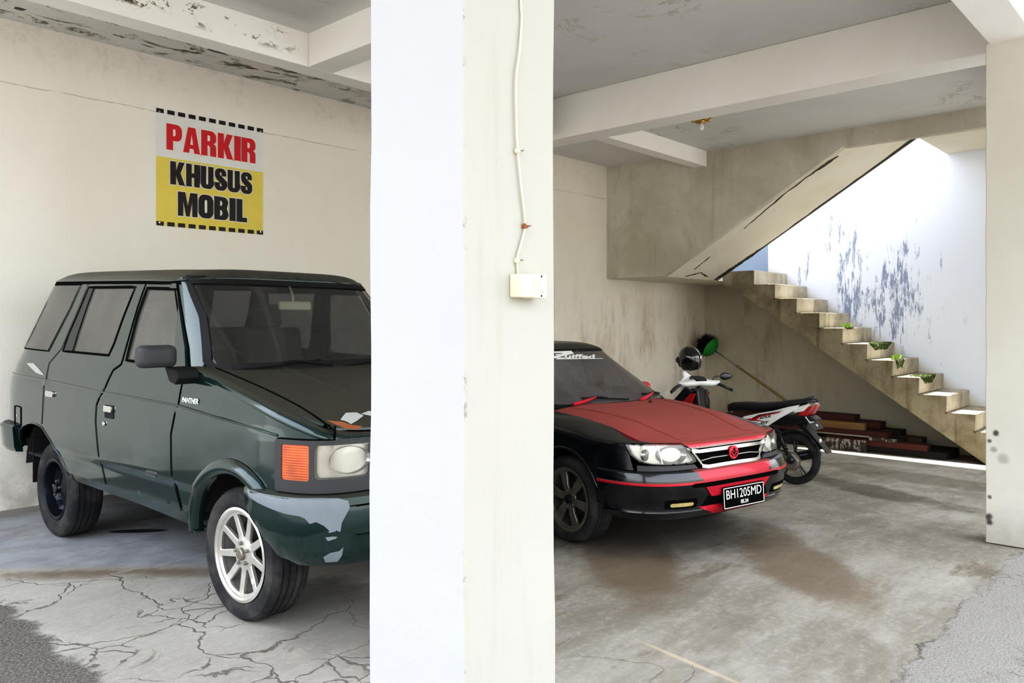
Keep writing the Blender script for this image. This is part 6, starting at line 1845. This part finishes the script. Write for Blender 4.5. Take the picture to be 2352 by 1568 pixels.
for t_, r in ((-.165, .012), (-.16, .05), (-.14, .10), (-.11, .145), (-.07, .175), (-.045, .185)):
    c0 = ax+d*(.10+t_); rings.append([bm.verts.new(c0+(s1*cos(2*pi*k/28)+s2*sin(2*pi*k/28))*r*1.06) for k in range(28)])
for a, b in zip(rings, rings[1:]):
    for k in range(28): bm.faces.new((a[k], a[(k+1) % 28], b[(k+1) % 28], b[k]))
bm.faces.new(rings[0])
new_obj('green_cap', bm, 'brush_green', br, smooth=True)

# ------------------------------------------------------------------ timber pile under the stairs
simple('timber_red', (0.085, 0.018, 0.011), 0.75, dirt=.4, dirtcol=(.07, .03, .02))
simple('timber_brown', (0.10, 0.05, 0.025), 0.8, dirt=.4, dirtcol=(.08, .05, .03))
simple('timber_tan', (0.22, 0.13, 0.05), 0.75, dirt=.3, dirtcol=(.25, .14, .06))
simple('timber_dark', (0.018, 0.012, 0.01), 0.85)
t = NT('board_grey'); p = t.pos()
k_ = t.ramp(t.noise(t.map(p, scale=(1, 2.2, 1)), 9, 4, 0.6), 0.50, 0.56)
t.bsdf(Base_Color=t.mix(k_, (0.04, 0.03, 0.025), (0.24, 0.22, 0.19)), Roughness=0.8); M['board_grey'] = t.m
PL = [  # x, y0, y1, height index base z above floor, depth, thick, mat, descr
 (12.95, 3.0, 5.9, .00, .50, .10, 'timber_dark', 'near-black beam at the bottom front of the timber pile under the stairs'),
 (13.33, 3.1, 6.3, .00, .24, .10, 'timber_dark', 'near-black beam at the bottom back of the timber pile'),
 (12.80, 3.7, 5.2, .101, .22, .09, 'timber_red', 'dark red short plank on the black beam, right-hand end of the pile'),
 (13.05, 4.1, 6.4, .101, .20, .12, 'timber_dark', 'blackish plank in the second layer of the timber pile'),
 (13.32, 3.9, 6.6, .101, .25, .12, 'timber_brown', 'brown plank in the second layer against the far wall'),
 (13.00, 4.3, 6.8, .222, .35, .08, 'timber_red', 'long red-brown plank in the third layer of the pile'),
 (13.34, 4.2, 6.9, .222, .24, .09, 'timber_dark', 'dark plank in the third layer against the far wall'),
 (12.93, 4.65, 5.65, .303, .12, .11, 'timber_tan', 'tan squared timber on top of the pile'),
 (12.95, 5.72, 7.0, .303, .16, .10, 'timber_red', 'reddish timber end beside the tan one behind the scooter tail'),
 (13.31, 4.5, 7.0, .313, .30, .10, 'timber_red', 'wide red board near the top of the pile against the far wall'),
 (13.31, 4.9, 7.1, .414, .28, .08, 'timber_red', 'uppermost red board of the pile sloping along the far wall'),
]
for x, y0, y1, z0, dx, dz, mt, lab in PL:
    y0 = max(y0-.35, 3.1); y1 -= .35
    t_ = thing('timber_plank', lab, 'plank', (x, (y0+y1)/2, fz(12.70)+z0), group='timber under the stairs')
    bm = bmesh.new()
    zb = fz(x+dx/2)-fz(x-dx/2)
    v = box(bm, -dx/2, dx/2, -(y1-y0)/2, (y1-y0)/2, 0, dz)
    rr = random.Random(int(x*100+y0*10))
    for q in v:
        if z0 == 0 and q.co.z < .01: q.co.z = fz(x+q.co.x)-fz(12.70)
    o = new_obj('timber_plank', bm, mt, bevel=.006)
    o.location = t_.location; 
    for kk in ('label', 'category', 'group'): o[kk] = t_[kk]
    bpy.data.objects.remove(t_)
bd = bmesh.new(); obox(bd, (0, 0, .085), (.025, .85, .17), (0, 0, 0))
o = new_obj('printed_board', bd, 'board_grey'); o.location = (12.60, 4.60, fz(12.61)+.01); o.rotation_euler = (0, radians(-0), radians(2)); tag(o, 'weathered grey board with faded print lying in front of the timber pile', 'board')
for k, (y0, y1, z, mt, lab) in enumerate(((4.15, 5.3, .225, 'dull_metal', 'thin pale metal strip on the front of the timber pile'), (3.75, 4.15, .20, 'board_grey', 'short pale batten at the right of the metal strip'))):
    bm = bmesh.new(); obox(bm, (0, 0, 0), (.02, y1-y0, .022 if k == 0 else .05)); o = new_obj('batten', bm, mt); o.location = (12.66, (y0+y1)/2, fz(12.8)+z+(.025)); tag(o, lab, 'batten')

# ------------------------------------------------------------------ moss and weeds on the steps
simple('moss', (0.075, 0.115, 0.02), 0.95, dirt=.6, dirtcol=(.02, .03, .008))
simple('leaf_green', (0.22, 0.38, 0.06), 0.7)
def mosspatch(i, x0, x1, drop, top, seed, lab=None, leafy=0):
    rnd = random.Random(seed); yf = Y0-TR*i; zt = Z0-RI*i
    c0 = Vector(((x0+x1)/2, yf, zt))
    bm = bmesh.new()
    for k in range(int(700*(x1-x0))):
        x = rnd.uniform(x0, x1)-(x0+x1)/2; e = 1-abs(x)/((x1-x0)/2)
        if rnd.random() < .6: p = Vector((x, -.006, -rnd.random()*drop*min(1, e*2.2)))
        else: p = Vector((x, rnd.random()*top*min(1, e*2), .004))
        bmesh.ops.create_icosphere(bm, subdivisions=1, radius=rnd.uniform(.004, .012), matrix=Matrix.Translation(p+c0))
    SP(bm); new_obj('moss', bm, 'moss', st)['kind'] = 'stuff'
    if leafy:
        w_ = thing('weed', lab, 'plant', c0+Vector((0, .03, .004)))
        for k in range(leafy):
            bm = bmesh.new()
            a = rnd.uniform(0, 2*pi); L = rnd.uniform(.05, .10); b = Vector((rnd.uniform(x0, x1)-(x0+x1)/2, rnd.uniform(0, .06), 0))
            if k == 0: lb_ = bmesh.new()
            t_ = b+Vector((cos(a)*L*.6, sin(a)*L*.6-.02, L*.8)); m = b.lerp(t_, .55)+Vector((0, 0, .015)); sd_ = Vector((-sin(a), cos(a), 0))*.018
            q = [lb_.verts.new(b), lb_.verts.new(m+sd_), lb_.verts.new(t_), lb_.verts.new(m-sd_)]; lb_.faces.new(q); bm.free()
        new_obj('leaves', lb_, 'leaf_green', w_)
mosspatch(4, XS+.12, XS+.45, .02, .06, 1, 'small bright green weed sprouting on the upper mossy step', 26)
mosspatch(5, XS+.10, XS+1.15, .10, .10, 2)
mosspatch(6, XS+.12, XS+.55, .13, .10, 3, 'leafy weed clump on a step edge in the middle of the stairs', 18)
mosspatch(7, XS+.1, XS+.85, .10, .22, 4)
# ------------------------------------------------------------------ light
sun = bpy.data.lights.new('sun', 'SUN'); sun.energy = 9.0; sun.angle = radians(0.6); sun.color = (1.0, 0.97, 0.92)
so = bpy.data.objects.new('sun', sun); COL.objects.link(so)
sd = Vector((-0.11, -0.26, -1.0)).normalized()
so.rotation_euler = sd.to_track_quat('-Z', 'Y').to_euler()
w = bpy.data.worlds.new('world'); SC.world = w; w.use_nodes = True
nt = w.node_tree; nt.nodes.clear()
wo = nt.nodes.new('ShaderNodeOutputWorld'); bg = nt.nodes.new('ShaderNodeBackground')
tc = nt.nodes.new('ShaderNodeTexCoord'); sx = nt.nodes.new('ShaderNodeSeparateXYZ'); cr = nt.nodes.new('ShaderNodeValToRGB')
nt.links.new(tc.outputs[0], sx.inputs[0]); nt.links.new(sx.outputs[2], cr.inputs[0]); nt.links.new(cr.outputs[0], bg.inputs[0]); nt.links.new(bg.outputs[0], wo.inputs[0])
e = cr.color_ramp.elements
e[0].position = 0.0; e[0].color = (0.50, 0.50, 0.48, 1)
e[1].position = 1.0; e[1].color = (0.62, 0.72, 0.95, 1)
m1 = e.new(0.10); m1.color = (0.42, 0.45, 0.43, 1)
m2 = e.new(0.22); m2.color = (0.92, 0.96, 1.0, 1)
bg.inputs[1].default_value = 2.7
SC.view_settings.view_transform = 'Standard'
SC.view_settings.look = 'None'
SC.view_settings.exposure = 0.62

# gentle photographic tone curve (toe and shoulder)
vs = SC.view_settings
vs.use_curve_mapping = True
cm = vs.curve_mapping
c3 = cm.curves[3]
for px, py in ((0.03, 0.016), (0.12, 0.105), (0.35, 0.41), (0.65, 0.76)):
    c3.points.new(px, py)
cm.update()
